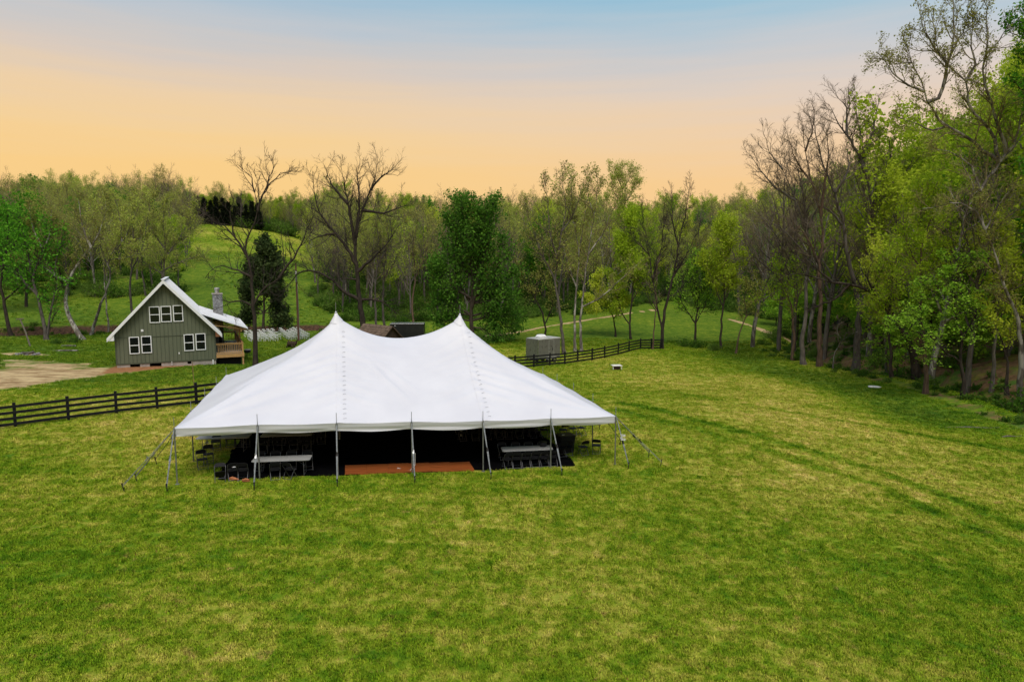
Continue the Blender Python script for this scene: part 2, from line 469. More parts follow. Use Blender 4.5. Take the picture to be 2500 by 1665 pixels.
def poly_mask(x, y, pts, soft=1.0):
    """1 inside the polygon falling to 0 over `soft` metres on either side of its outline"""
    pts = np.array(pts); inside = np.zeros(x.shape, bool)
    n = len(pts)
    for i in range(n):
        (x1, y1), (x2, y2) = pts[i], pts[(i + 1) % n]
        c = ((y1 > y) != (y2 > y)) & (x < (x2 - x1) * (y - y1) / (y2 - y1 + 1e-12) + x1)
        inside ^= c
    d, _ = seg_dist(x, y, np.vstack([pts, pts[:1]]))
    return np.where(inside, .5 + .5 * np.clip(d / soft, 0, 1), .5 - .5 * np.clip(d / soft, 0, 1))
def toe_side(x, y):      # >0 inside the wood on the right
    d, s = seg_dist(x, y, TOE)
    sgn = np.where(s < 0, 1, -1)
    return d * sgn
def masks(x, y):
    A = {}
    px = pxof(x, np.maximum(y, 1))
    q = lambda *l: [at(a_, b_)[:2] for a_, b_ in l]
    dirt = poly_mask(x, y, DRIVE, 3.2)
    dirt = np.maximum(dirt, .62 * poly_mask(x, y, YARD, 4.0))
    for tl_ in (TRAIL[:8], TRAIL[9:]):
        d, _ = seg_dist(x, y, tl_); dirt = np.maximum(dirt, 1 - np.clip((d - .2 - .2 * wavy(x, y, 2.5)) / .6, 0, 1))
    dirt = np.maximum(dirt, .9 * (1 - np.clip(np.hypot((x - FIRE[0]) / 2.6, (y - FIRE[1]) / 1.6) - .5, 0, 1)))
    A['dirt'] = dirt
    A['red'] = poly_mask(x, y, REDDIRT, .9)
    d, s = seg_dist(x, y, CREEK)
    far = np.where(s > 0, 4.4, 1.6)
    A['bank'] = 1.15 * (1 - np.clip((d - far * .55) / (far * .6), 0, 1)) * sm((820 - px) / 120 + .5)
    ts = toe_side(x, y)
    lit = np.clip((ts + 2.5) / 3.5, 0, 1) * .62
    lit = np.maximum(lit, .50 * sm((y - 126) / 10) * sm((px - 722) / 40) * (1 - sm((px - 1900) / 80)) * sm((y - np.interp(px, [1180, 1350, 1480, 1560, 1640, 1900], [124, 130, 146, 149, 131, 118])) / 6))
    lit = np.maximum(lit, .44 * sm((y - 132) / 20) * (1 - sm((px - 395) / 40)))
    lit = np.maximum(lit, .45 * sm((y - 118) / 8) * sm((px - 760) / 40) * sm((1250 - px) / 80))
    lit = np.maximum(lit, .5 * np.exp(-((ts + 3.2) / 1.6) ** 2) * sm((70 - y) / 10) * sm((y - 30) / 8))
    A['litter'] = lit
    tr = np.zeros_like(x)
    for tl in TRACKS:
        d, _ = seg_dist(x, y, tl); tr = np.maximum(tr, np.exp(-((d + .15 * wavy(x, y, 4)) / .42) ** 2) * np.clip(.8 + .35 * wavy(x, y, 1.3), .4, 1))
    A['track'] = tr
    lush = .8 * np.exp(-((ts + 8) / 4) ** 2) * sm((y - 40) / 8)
    lush = np.maximum(lush, .7 * sm((y - 44) / 8) * sm((-x - 12) / 6))
    lush = np.maximum(lush, .75 * sm((y - 85) / 20))
    d, _ = seg_dist(x, y, np.array([(FL + 18.9 * U)[:2], FL[:2], (FL + 12.6 * V)[:2]])) if False else (np.full(x.shape, 9.), 0)
    lush = lush * (1 - .75 * sm((y - 150) / 60)) - .30 * sm((y - 180) / 45)
    lush = lush - .36 * sm((x - 3) / 8) * sm((y - 22) / 10) * (1 - sm((y - 62) / 12)) * (1 - sm((ts + 14) / 6)) - .3 * sm((y - 31) / 4) * (1 - sm((y - 42) / 4)) * sm((-x - 12) / 5)
    A['lush'] = lush
    return A
DRIVE = [at(a_, b_)[:2] for a_, b_ in [(-60, 905), (0, 897), (70, 886), (140, 876), (210, 866), (285, 857), (280, 848), (230, 846), (150, 850), (80, 846), (0, 850), (-80, 852)]]
YARD = [at(a_, b_)[:2] for a_, b_ in [(-40, 880), (120, 868), (270, 850), (262, 826), (200, 830), (110, 826), (0, 824), (-60, 826)]]
REDDIRT = [at(a_, b_)[:2] for a_, b_ in [(225, 862), (300, 856), (380, 847), (470, 839), (505, 834), (495, 828), (380, 834), (262, 842)]]
TRAIL = np.array([at(a_, b_)[:2] for a_, b_ in [(1120, 772), (1185, 765), (1240, 754), (1300, 744), (1360, 734), (1420, 725), (1500, 713), (1560, 711), (1620, 720), (1675, 734), (1700, 741), (1740, 754), (1785, 771), (1830, 790)]])
FIRE = at(62, 816)
TRACKS = []
for off in (0, 1):
    pts = [(1425, 928), (1520, 945), (1650, 980), (1790, 1018), (1920, 1055), (2060, 1100), (2200, 1150), (2354, 1215)] if off == 0 else \
          [(1428, 945), (1520, 968), (1640, 1003), (1760, 1035), (1880, 1075), (2000, 1115), (2130, 1170), (2300, 1240)]
    TRACKS.append(np.array([at(a_, b_)[:2] for a_, b_ in pts]))
TRACKS.append(np.array([at(a_, b_)[:2] for a_, b_ in [(1560, 905), (1700, 930), (1900, 965), (2100, 1000), (2354, 1040)]]))
FL = np.array([-13.9, 27.5, 0.]); YAW = math.radians(13.5)
U = np.array([math.cos(YAW), math.sin(YAW), 0]); V = np.array([-math.sin(YAW), math.cos(YAW), 0])
for k_, a_ in masks(GX, GY).items():
    at_ = ground.data.attributes.new(k_, 'FLOAT', 'POINT')
    at_.data.foreach_set('value', a_.astype(np.float32).ravel())

# ------------------------------------------------------------------ plain materials
m, t, b = mat('tent_vinyl', .45, 0, .4)
c = nn(t, 'ShaderNodeTexCoord').outputs['Object']
t.links.new(mixc(t, mrange(t, noise(t, c, .6, 5), .35, .7), (.655, .655, .685), (.71, .71, .735)), b.inputs['Base Color'])
bump(t, b, noise(t, scaled(t, c, (1, 1, 1)), 1.3, 4, .5), .05, .05)
simple('galvanised', (.30, .31, .31), .42, .7, .25, 6)
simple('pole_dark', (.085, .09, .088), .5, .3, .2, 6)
simple('strap_grey', (.20, .215, .215), .8, 0, .3, 9)
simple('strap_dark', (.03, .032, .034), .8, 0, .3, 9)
simple('shade_black', (.004, .004, .0045), 1.0, 0, .4, 2, (1, 1, 1), 0.0)  # near-black colour standing in for the deep shade under the tent
simple('lace_grey', (.34, .35, .36), .8, 0, .2, 9)
simple('strap_white', (.7, .7, .68), .8, 0, .15, 9)
simple('stake_iron', (.025, .022, .02), .7, .4, .3, 12)
simple('fence_black', (.008, .008, .009), .7, 0, .5, 5, (1, 1, 1), .25, .2)
simple('table_white', (.31, .31, .295), .5, 0, .06, 2)
simple('chair_black', (.008, .008, .009), .6, 0, .3, 6, (1, 1, 1), .12)
simple('chair_white', (.72, .72, .69), .5, 0, .06, 3)
simple('chair_frame', (.10, .10, .105), .5, .3, .2, 9)
simple('floor_wood', (.27, .072, .018), .42, 0, .35, 2.5, (.4, 5, 1), .4)
simple('black_bin', (.012, .012, .015), .45, 0, .3, 5)
simple('clay_orange', (.40, .15, .06), .8, 0, .2, 9)
simple('siding_green', (.125, .140, .088), .75, 0, .10, 1.2, (3, 3, .6))
simple('trim_green', (.078, .088, .055), .75, 0, .10, 2)
simple('trim_white', (.80, .81, .80), .5, 0, .04, 2)
simple('roof_metal', (.80, .81, .82), .38, .0, .03, 2, (1, 6, 1), .5)
simple('lumber', (.50, .29, .11), .75, 0, .25, 3, (1, 1, 4))
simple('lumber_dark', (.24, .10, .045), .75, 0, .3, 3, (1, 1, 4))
simple('deck_board', (.46, .37, .27), .8, 0, .15, 3)
simple('concrete', (.34, .30, .26), .9, 0, .2, 2.5, (1, 1, 1), .2, .3)
simple('stone_grey', (.25, .25, .24), .9, 0, .4, 5, (1, 1, 1), .2, .6)
simple('mortar', (.17, .165, .155), .95, 0, .2, 8)
simple('metal_cap', (.42, .40, .36), .4, .7, .2, 6)
simple('void_dark', (.006, .006, .006), .9, 0, .2, 3)
simple('old_shingle', (.15, .105, .072), .9, 0, .5, 2.5, (1, 1, 1), .15, .5)
simple('shed_board', (.045, .028, .02), .9, 0, .4, 3, (6, 6, 1))
simple('trailer_black', (.012, .013, .013), .35, 0, .25, 2, (1, 1, 1), .5)
simple('trailer_pewter', (.185, .180, .150), .32, .25, .10, 1.5, (1, 1, .4), .5)
simple('trailer_roof', (.50, .50, .45), .4, .1, .12, 2)
simple('plastic_white', (.80, .80, .78), .4, 0, .05, 3)
simple('tyre_rubber', (.015, .015, .015), .85, 0, .3, 9)
simple('chrome', (.60, .60, .60), .25, .9, .1, 5)
simple('brick_dark', (.045, .022, .016), .85, 0, .5, 8, (1, 1, 3), .2, .4)
simple('limestone', (.74, .71, .64), .85, 0, .14, 4, (1, 1, 1), .2, .4)
simple('pole_wood', (.125, .062, .045), .85, 0, .35, 2, (5, 5, .5))
simple('stump_wood', (.055, .038, .024), .95, 0, .6, 3, (3, 3, 1), .1, .9)
simple('ash_grey', (.20, .19, .185), .95, 0, .5, 6, (1, 1, 1), .1, .6)
simple('rust_stake', (.26, .15, .07), .85, 0, .3, 6)
simple('post_grey', (.17, .145, .11), .9, 0, .3, 3, (4, 4, 1))
m, t, b = mat('window_glass', .08, 0, .5)
b.inputs['Base Color'].default_value = (.006, .008, .009, 1)
c = nn(t, 'ShaderNodeTexCoord').outputs['Object']
t.links.new(mrange(t, noise(t, c, 2.0, 3), .3, .7, .04, .12), b.inputs['Roughness'])

# ------------------------------------------------------------------ the pole tent
TL, TD, CELL = 19.4, 12.6, 0.1
nu, nv = int(round(TL / CELL)) + 1, int(round(TD / CELL)) + 1
uu, vv = np.meshgrid(np.linspace(0, TL, nu), np.linspace(0, TD, nv))
def tw(u, v):    # plan position of tent coordinates
    return FL[0] + u * U[0] + v * V[0], FL[1] + u * U[1] + v * V[1]
def eave(u, v):
    x, y = tw(u, v)
    return zt(x, y) + 2.36
PK = [(TL / 3, 6.3, float(P(776, 719, 35.1)[2])), (TL * 2 / 3, 6.3, float(P(1063, 724, 36.6)[2]))]
H0 = np.zeros_like(uu); fixed = np.zeros(uu.shape, bool)
ez = eave(uu, vv)
bd = np.zeros(uu.shape, bool); bd[0] = bd[-1] = True; bd[:, 0] = bd[:, -1] = True
bay_u, bay_v = TL / 6, TD / 4
sag = .035 * (np.sin(PI * np.where((vv < .01) | (vv > TD - .01), uu / bay_u, vv / bay_v)) ** 2)
H0[bd] = (ez - sag)[bd]; fixed |= bd
def setline(u0, v0, u1, v1, fn):
    n = int(max(abs(u1 - u0), abs(v1 - v0)) / CELL * 2.5) + 2
    for s_ in np.linspace(0, 1, n):
        i, j = int(round((v0 + (v1 - v0) * s_) / CELL)), int(round((u0 + (u1 - u0) * s_) / CELL))
        if bd[i, j]: continue
        H0[i, j] = fn(s_); fixed[i, j] = True
pw = lambda z0, z1, k: (lambda s_: z0 + (z1 - z0) * min(1, (max(s_, .012) ** k)))
for (pu, pv, pz) in PK:
    for ev in (0, TD):
        setline(pu, pv, pu, ev, pw(pz, float(eave(pu, ev)), .70))
        for eu in ([0, 3.15] if pu < 9 else [TL, TL - 3.15]):
            if eu in (0, TL): setline(pu, pv, eu, ev, pw(pz, float(eave(eu, ev)), .66))
    eu = 0 if pu < 9 else TL
    setline(pu, pv, eu, pv, pw(pz, float(eave(eu, pv)), .64))
mid = float(P(905, 776, 35.9)[2])
setline(TL / 3, 6.3, TL / 2, 6.3, lambda s_: PK[0][2] + (mid - PK[0][2]) * (1 - (1 - max(s_, .02)) ** 2.1))
setline(TL * 2 / 3, 6.3, TL / 2, 6.3, lambda s_: PK[1][2] + (mid - PK[1][2]) * (1 - (1 - max(s_, .02)) ** 2.1))
Hh = np.where(fixed, H0, 3.3)
for it in range(2600):
    a_ = Hh.copy()
    a_[1:-1, 1:-1] = .25 * (Hh[:-2, 1:-1] + Hh[2:, 1:-1] + Hh[1:-1, :-2] + Hh[1:-1, 2:])
    Hh = np.where(fixed, H0, a_)
pin = bd.copy()
for (pu, pv, _) in PK: pin[int(round(pv / CELL)), int(round(pu / CELL))] = True
for it in range(7):          # soften the creases along the webbing
    a_ = Hh.copy()
    a_[1:-1, 1:-1] = .5 * Hh[1:-1, 1:-1] + .125 * (Hh[:-2, 1:-1] + Hh[2:, 1:-1] + Hh[1:-1, :-2] + Hh[1:-1, 2:])
    Hh = np.where(pin, Hh, a_)
# tension wrinkles running away from the laced seams and from the corners
wr = np.zeros_like(Hh)
vf = vv
for (pu, pv, _) in PK:
    for sgn in (-1, 1):
        d = (uu - pu) * sgn
        ok = (d > 0) & (d < 4.2) & (vv < 6.2)
        vr = vv + d * .42 if True else vv            # folds fall away from the seam
        ph = vr * 10.5 + 1.6 * np.sin(vr * 1.7 + pu * sgn) + .8 * np.sin(d * 1.1)
        env = np.exp(-((d - .6) / 1.5) ** 2) * sm((vv - .5) / 1.0) * sm((6.2 - vv) / .5) * (.45 + .55 * np.sin(vr * .9 + pu * 1.3 + sgn) ** 2)
        amp = .075 if sgn * (pu - 9) > 0 else .040
        wr += np.where(ok, amp * env * np.maximum(np.sin(ph), -.1), 0)
for (cu, cv) in ((0, 0), (TL, 0)):                       # long soft folds from the front corners up the hips
    du, dv = np.abs(uu - cu), vv
    r_, th = np.hypot(du, dv), np.arctan2(dv, du)
    wr += .060 * np.sin(th * 26) * np.exp(-((r_ - 3.6) / 2.0) ** 2) * np.exp(-((th - .55) / .28) ** 2)
for (pu, pv, ps, t0_, tw_) in ((TL / 3, 6.3, -1, .62, .20), (TL * 2 / 3, 6.3, 1, .50, .16), (TL / 3, 6.3, 1, .95, .10)):     # folds fanning down from the peaks
    du, dv = (uu - pu) * ps, pv - vv
    r_, th = np.hypot(du, dv), np.arctan2(dv, du)
    wr += np.where((du > 0) & (dv > 0), .085 * np.maximum(np.sin(th * 46 + .5 * np.sin(r_)), -.2) * np.exp(-((r_ - 4.3) / 1.3) ** 2) * np.exp(-((th - t0_) / tw_) ** 2), 0)
wr[bd] = 0
Hh = Hh + wr + .004 * np.sin(uu * 2.9 + np.sin(vv * 1.3) * 2) * (~bd)
X, Y = tw(uu, vv)
tent = empty('pole_tent', (0, 0, 0))
tag(tent, 'large white pole tent with two peaks standing on the mown grass', 'tent')
idx = np.arange(nu * nv).reshape(nv, nu)
tf = np.stack([idx[:-1, :-1], idx[:-1, 1:], idx[1:, 1:], idx[1:, :-1]], -1).reshape(-1, 4)
canopy = mesh_obj('canopy', np.stack([X, Y, Hh], -1), tf, 'tent_vinyl', tent, smooth=True)
def hs(u, v):      # canopy height at tent coordinates
    j, i = min(max(u / CELL, 0), nu - 1.001), min(max(v / CELL, 0), nv - 1.001)
    a_, b_ = int(i), int(j); fi, fj = i - a_, j - b_
    return (Hh[a_, b_] * (1 - fi) * (1 - fj) + Hh[a_ + 1, b_] * fi * (1 - fj) + Hh[a_, b_ + 1] * (1 - fi) * fj + Hh[a_ + 1, b_ + 1] * fi * fj)
def tp(u, v, z): 
    x, y = tw(u, v); return np.array([x, y, z])
# valance: hangs from the eave, with slack folds between poles
def valance(p0, p1, n_out, bays, phase):
    n = int(np.hypot(p1[0] - p0[0], p1[1] - p0[1]) / .12); rows = 7
    vs = []
    for i in range(n + 1):
        s_ = i / n
        u, v = p0[0] + (p1[0] - p0[0]) * s_, p0[1] + (p1[1] - p0[1]) * s_
        b_ = (s_ * bays) % 1.0; bi = int(s_ * bays)
        slack = math.sin(PI * b_)
        z0 = hs(u, v)
        for k in range(rows):
            q = k / (rows - 1)
            fold = slack * (.035 * math.sin(q * 9 + 2.2 * slack + bi * 1.3 + phase) * q) + .015 * math.sin(s_ * bays * 5.3 + phase + q * 2) * q
            fold += .02 * (1 - slack) * math.sin(q * 14 + b_ * 9) * q
            o_ = .012 - .085 * q + fold
            x, y = tw(u, v)
            drop = (.35 + .03 * slack) * q
            vs.append((x + n_out[0] * o_, y + n_out[1] * o_, z0 + .006 - drop))
    fs = [(i * rows + k, (i + 1) * rows + k, (i + 1) * rows + k + 1, i * rows + k + 1) for i in range(n) for k in range(rows - 1)]
    return vs, fs
for p0, p1, no, bays, ph in (((0, 0), (TL, 0), -V, 6, 0), ((TL, 0), (TL, TD), U, 4, 1), ((TL, TD), (0, TD), V, 6, 2), ((0, TD), (0, 0), -U, 4, 3)):
    vs, fs = valance(p0, p1, no, bays, ph)
    mesh_obj('valance', vs, fs, 'tent_vinyl', tent, smooth=True)
# laced seams: an overlapping flap with a wavy edge, and the row of rope loops along it
for (pu, pv, pz) in PK:
    vs, fs = [], []
    n = 90
    for i in range(n + 1):
        v = 6.25 * (1 - i / n)
        for k in range(5):
            du = .06 + .085 * k + (.02 * math.sin(i * .9 + k) + .012 * math.sin(i * 2.3)) * (k > 0)
            lift = .012 + .022 * math.sin(PI * min(1, k / 3.2)) + (.012 * math.sin(i * 1.7 + k * 1.1) if 0 < k < 4 else 0) - (.012 if k == 4 else 0)
            vs.append(tp(pu + du - .05, v, hs(pu + du - .05, v) + max(lift, .006)))
        if i < n:
            fs += [(i * 5 + k, i * 5 + k + 1, i * 5 + 5 + k + 1, i * 5 + 5 + k) for k in range(4)]
    mesh_obj('seam_flap', vs, fs, 'tent_vinyl', tent, smooth=True)
    mb = MB()
    for i in range(19):
        v = .25 + i * .3
        a_ = tp(pu + .28, v, hs(pu + .28, v) + .03); b_ = tp(pu + .43, v + .02, hs(pu + .43, v + .02) + .035)
        mb.tube([a_, (a_ + b_) / 2 + (0, 0, .015), b_], .007, 5)
    o = mb.build('lacing_loop', 'lace_grey', tent); o['kind'] = 'stuff'
    # cone cap over the peak, the tip of the centre pole and the pole itself below
    mb = MB(); top = tp(pu, pv, pz + .10)
    ring = []
    for k in range(16):
        a_ = 2 * PI * k / 16; u, v = pu + .34 * math.cos(a_), pv + .34 * math.sin(a_)
        ring.append(tp(u, v, hs(u, v) + .035))
    ring2 = [(np.array(q) * .35 + top * .65) + (0, 0, -.06) for q in ring]
    mb.add(ring + ring2 + [top], [(k, (k + 1) % 16, 16 + (k + 1) % 16, 16 + k) for k in range(16)] + [(16 + k, 16 + (k + 1) % 16, 32) for k in range(16)])
    mb.build('peak_cap', 'tent_vinyl', tent, smooth=True)
    MB().tube([top, top + (0, 0, .42)], .012, 6).build('pole_spike', 'galvanised', tent)
    g = zt(*tw(pu, pv)); MB().tube([tp(pu, pv, g - .05), tp(pu, pv, pz)], .055, 10).build('centre_pole', 'galvanised', tent)
# side poles with their spikes, straps and stakes
def side_pole(u, v, outs, mt, strap, stakes=()):
    x, y = tw(u, v); g = float(zt(x, y)); zt_ = hs(u, v)
    mb = MB()
    mb.tube([(x, y, g - .02), (x, y, zt_ + .02)], .03, 8).tube([(x, y, g - .01), (x, y, g + .015)], .09, 8)
    pole = mb.build('side_pole', mt, tent)
    MB().tube([(x, y, zt_ + .02), (x, y, zt_ + .46)], .0135, 6).build('pole_spike', 'galvanised', pole)
    MB().tube([(x, y, zt_ - .14), (x, y, zt_ - .02)], .05, 8).build('pole_ring', 'galvanised', pole)
    for (ou, ov, ln) in list(outs) + list(stakes):
        d = U * ou + V * ov; d = d / np.linalg.norm(d)
        sx, sy = x + d[0] * ln, y + d[1] * ln
        sg = float(zt(sx, sy))
        top = np.array([x + d[0] * .05, y + d[1] * .05, zt_ - .06]); st = np.array([sx, sy, sg + .22])
        mid_ = top + (st - top) * .52
        side = np.cross(st - top, (0, 0, 1)); side /= np.linalg.norm(side)
        upv = (.05, .02, 1)
        mb = MB()
        mb.bar(top, mid_, .05, .012).bar(mid_ + side * .012, st, .05, .012).bar(mid_ - side * .03 + (0, 0, .01), st + side * .02 + (0, 0, .05), .03, .01)
        sp_ = mb.build('guy_strap', strap, tent)
        MB().bar(mid_ - (st - top) * .03, mid_ + (st - top) * .035, .075, .05).bar(mid_ + side * .02, mid_ + side * .02 + (0, 0, .12), .03, .03).build('ratchet', 'stake_iron' if rnd.random() < .6 else 'galvanised', sp_)
        MB().tube([(sx - d[0] * .06, sy - d[1] * .06, sg - .1), (sx + d[0] * .02, sy + d[1] * .02, sg + .34)], .02, 6).tube([(sx + d[0] * .01, sy + d[1] * .01, sg + .32), (sx + d[0] * .02, sy + d[1] * .02, sg + .36)], .035, 6).build('stake', 'stake_iron', tent)
for k in range(7):
    u = k * bay_u
    px_ = {0: [(384, 1133), (283, 1133), (313, 1112)], 1: [(585, 1130)], 2: [(776, 1124)], 3: [(954, 1116)], 4: [(1129, 1105)], 5: [(1292, 1095)], 6: [(1445, 1081), (1520, 1076), (1492, 1051)]}[k]
    outs = []
    for q_ in px_:                       # stake positions on the ground, as tent-frame directions and distances
        s_ = at(*q_)[:2] - np.array(tw(u, 0)); outs.append((float(s_ @ U[:2]), float(s_ @ V[:2]), float(np.linalg.norm(s_))))
    side_pole(u, 0, outs, 'galvanised', 'strap_grey')
    outs = [((-1, 0, 0, 0, 0, 0, 1)[k], 1, 1.5)] + ([(1 if k == 6 else -1, .1, 1.7)] if k in (0, 6) else [])
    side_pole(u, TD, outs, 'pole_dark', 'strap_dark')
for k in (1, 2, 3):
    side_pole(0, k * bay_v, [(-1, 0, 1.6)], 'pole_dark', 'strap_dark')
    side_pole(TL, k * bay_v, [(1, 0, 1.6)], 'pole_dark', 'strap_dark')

# ------------------------------------------------------------------ under the tent: dance floor, tables, chairs
def uvat(px, py, dz=0.):
    r = ray(px, py)
    for Y in np.arange(22, 60, .05):
        p = r * (Y / r[1]) + np.array([0, 0, CAM_H])
        if p[2] < zt(p[0], p[1]) + dz: break
    d = p - FL
    return float(d @ U), float(d @ V)
fa = np.array(uvat(793, 1093)); fa_r = uvat(1089, 1081); PW = (fa_r[0] - fa[0]) / 6
g0 = lambda u, v: float(zt(*tw(u, v)))
ml = []
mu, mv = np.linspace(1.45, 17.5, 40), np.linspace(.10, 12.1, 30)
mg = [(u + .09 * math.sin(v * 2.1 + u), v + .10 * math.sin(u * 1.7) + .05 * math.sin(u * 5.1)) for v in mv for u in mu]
o = mesh_obj('shade_sheet', [tp(u, v, g0(u, v) + .03) for u, v in mg], [(j * 40 + i, j * 40 + i + 1, (j + 1) * 40 + i + 1, (j + 1) * 40 + i) for j in range(29) for i in range(39)], 'shade_black', smooth=True)  # added black sheet: the tent's deep shade painted over the grass
tag(o, 'black sheet added on the ground to imitate deep shade under the tent', 'shade sheet')
fl = empty('dance_floor', tp(fa[0], fa[1], 0)); tag(fl, 'orange brown wooden dance floor laid on the grass inside the tent', 'dance floor')
PV = .66
for i in range(6):
    for j in range(2):
        u0, v0 = fa[0] + i * PW, fa[1] + j * PV
        mb = MB(); e = .004
        c4 = [(u0 + e, v0 + e), (u0 + PW - e, v0 + e), (u0 + PW - e, v0 + PV - e), (u0 + e, v0 + PV - e)]
        zz = [max(g0(*q), g0(u0, v0) - .03) for q in c4]
        mb.hexa([tp(*q, z_ - .04) for q, z_ in zip(c4, zz)] + [tp(*q, z_ + .07 + .004 * ((i + j) % 2)) for q, z_ in zip(c4, zz)])
        o = mb.build('panel', 'floor_wood'); o.parent = fl
        o.matrix_parent_inverse = Matrix.Translation(-fl.location)
        # own object space so that the grain differs from panel to panel
tw_v = lambda u, v, dz=0.: Vector(tp(u, v, g0(u, v) + dz))
# trim strip round the floor edge facing the camera
def place(o, u, v, rz=0, dz=0.):
    o.location = tw_v(u, v, dz); o.rotation_euler = (0, 0, YAW + rz)

def folding_table(lx=2.44, ly=.76):
    t_ = empty('folding_table')
    mb = MB(); r_ = .07
    pl = [(sx * (lx / 2 - (r_ if k else 0)), sy * (ly / 2 - (0 if k else r_)), .70) for sx, sy, ks in ((1, -1, (1, 0)), (1, 1, (0, 1)), (-1, 1, (1, 0)), (-1, -1, (0, 1))) for k in ks]
    mb.prism(pl, (0, 0, .045)); mb.build('tabletop', 'table_white', t_, .006)
    for sx in (-1, 1):
        mb = MB(); x = sx * (lx / 2 - .28)
        for sy in (-1, 1): mb.tube([(x, sy * .28, .0), (x, sy * .26, .70)], .015, 6)
        mb.tube([(x, -.28, .03), (x, .28, .03)], .013, 6).tube([(x, -.27, .4), (x, .27, .4)], .012, 6).tube([(x, 0, .4), (x - sx * .45, 0, .69)], .011, 6)
        mb.build('leg', 'chair_frame', t_)
    return t_
def folding_chair(lab, seat_m='chair_black', fr='chair_frame', group=None):
    t_ = empty('folding_chair'); tag(t_, lab, 'chair', group)
    mb = MB()      # seat: rounded pan facing -y
    ol = [(-.19, -.20), (.19, -.20), (.205, -.1), (.20, .16), (.15, .20), (-.15, .20), (-.20, .16), (-.205, -.1)]
    mb.prism([(x, y, .435 + .01 * (y > 0) * -1) for x, y in ol], (0, 0, .028)); mb.build('seat', seat_m, t_, .006)
    mb = MB()      # back panel, arched top
    ol = [(-.20, .64), (.20, .64), (.215, .72), (.19, .79), (.10, .815), (-.10, .815), (-.19, .79), (-.215, .72)]
    mb.prism([(x, .235 + (z - .64) * .28 - .012 * (1 - abs(x) * 4), z) for x, z in ol], (0, .022, .0)); mb.build('backrest', seat_m, t_, .005)
    for s in (-1, 1):
        MB().tube([(s * .20, -.24, 0), (s * .205, .02, .38), (s * .215, .20, .60), (s * .21, .265, .74)], .0125, 6).build('leg', fr, t_)
        MB().tube([(s * .185, .28, 0), (s * .19, .06, .30), (s * .195, -.12, .435)], .0125, 6).build('leg', fr, t_)
    MB().tube([(-.20, -.21, .05), (.20, -.21, .05)], .010, 6).build('stretcher', fr, t_)
    MB().tube([(-.19, .25, .06), (.19, .25, .06)], .010, 6).build('stretcher', fr, t_)
    return t_
TG, CG = 'white folding tables under the tent', 'black folding chairs under the tent'
table0 = folding_table()
tag(table0, 'placeholder', 'table', TG)
chair0 = folding_chair('placeholder', group=CG)
used = [False, False]
def put_table(u, v, lab, rz=0):
    t_ = table0 if not used[0] else copy_tree(table0); used[0] = True
    place(t_, u, v, rz); t_['label'] = lab; return t_
def put_chair(u, v, rz, lab, tilt=None):
    t_ = chair0 if not used[1] else copy_tree(chair0); used[1] = True
    place(t_, u, v, rz + PI)       # rz = 0: faces away from the camera, along +v
    t_['label'] = lab
    if tilt: t_.rotation_euler = tilt
    return t_
deep = 'white folding table deep in the shade under the middle of the tent'
chl = 'black folding chair in the shade along the rows of tables under the tent'
fa_t = uvat(649, 1053, .745); fb_t = uvat(1211, 1030, .745); fc = uvat(508, 1003, .745); fd = uvat(660, 997, .745)
put_table(*fa_t, 'white folding table at the front left of the tent, nearest the dance floor', math.radians(-6))
put_table(*fb_t, 'white folding table at the front right of the tent with a black tub on it', math.radians(-5))
put_table(fc[0] + .15, fc[1], 'white folding table at the far left end of the tent, sunlit at its corner', math.radians(-6))
put_table(*fd, 'white folding table behind the front left one, close to the dance floor', math.radians(-6))
def chairs_at(u, v, side, n, lab, skip=()):
    for k in range(n):
        if k in skip: continue
        put_chair(u - 1.0 + k * (2.0 / (n - 1)) + rnd.uniform(-.05, .05), v + side * (.68 + rnd.uniform(-.05, .1)), (0 if side < 0 else PI) + rnd.uniform(-.12, .12), lab)
chairs_at(fa_t[0], fa_t[1], 1, 4, chl); chairs_at(fb_t[0], fb_t[1], 1, 4, chl)
chairs_at(fc[0], fc[1], 1, 4, chl, (0,)); chairs_at(fd[0], fd[1], -1, 4, chl)
chairs_at(fd[0], fd[1], 1, 4, chl)
for k in range(6): put_chair(fb_t[0] - 1.1 + k * .44, fb_t[1] - .62, rnd.uniform(-.1, .1), 'black folding chair with its back to the camera along the front right table')
put_chair(fa_t[0] - .25, fa_t[1] - .62, .1, 'black folding chair left of centre at the near side of the front left table')
put_chair(fa_t[0] + .35, fa_t[1] - .62, -.5, 'black folding chair turned askew at the front left table')
for v in (6.2, 9.2):
    for u in (1.9, 4.6, 13.9, 16.4):
        if u < 3 and v < 7: continue
        put_table(u, v, deep)
        chairs_at(u, v, -1, 4, chl); chairs_at(u, v, 1, 4, chl)
# the chairs one can pick out at the two ends
lf = lambda px, py: uvat(px, py)
put_chair(*lf(466, 1078), math.radians(200), 'black folding chair at the lit left end of the tent, nearer of a close pair')
put_chair(*lf(480, 1066), math.radians(190), 'black folding chair at the lit left end of the tent, farther of a close pair')
put_chair(*lf(497, 1035), math.radians(20), 'black folding chair pulled up to the sunlit corner of the far left table')
put_chair(*lf(530, 1028), math.radians(5), 'black folding chair between its neighbours at the far left table, second from the corner')
put_chair(*lf(552, 1027), math.radians(-4), 'black folding chair third from the corner at the far left table')
o = put_chair(*lf(506, 1114), 0, 'black folding chair tipped face down on the grass at the front left of the tent')
o.rotation_euler = (math.radians(52), 0, YAW + PI + .1); o.location.z += .06
put_chair(*lf(536, 1103), math.radians(15), 'black folding chair with a white paper on it, beside the tipped chair')
put_chair(*lf(560, 1103), 0, 'black folding chair standing second to the right of the tipped chair')
put_chair(*lf(1340, 1047), math.radians(10), 'black folding chair at the lit right end of the tent, left of two')
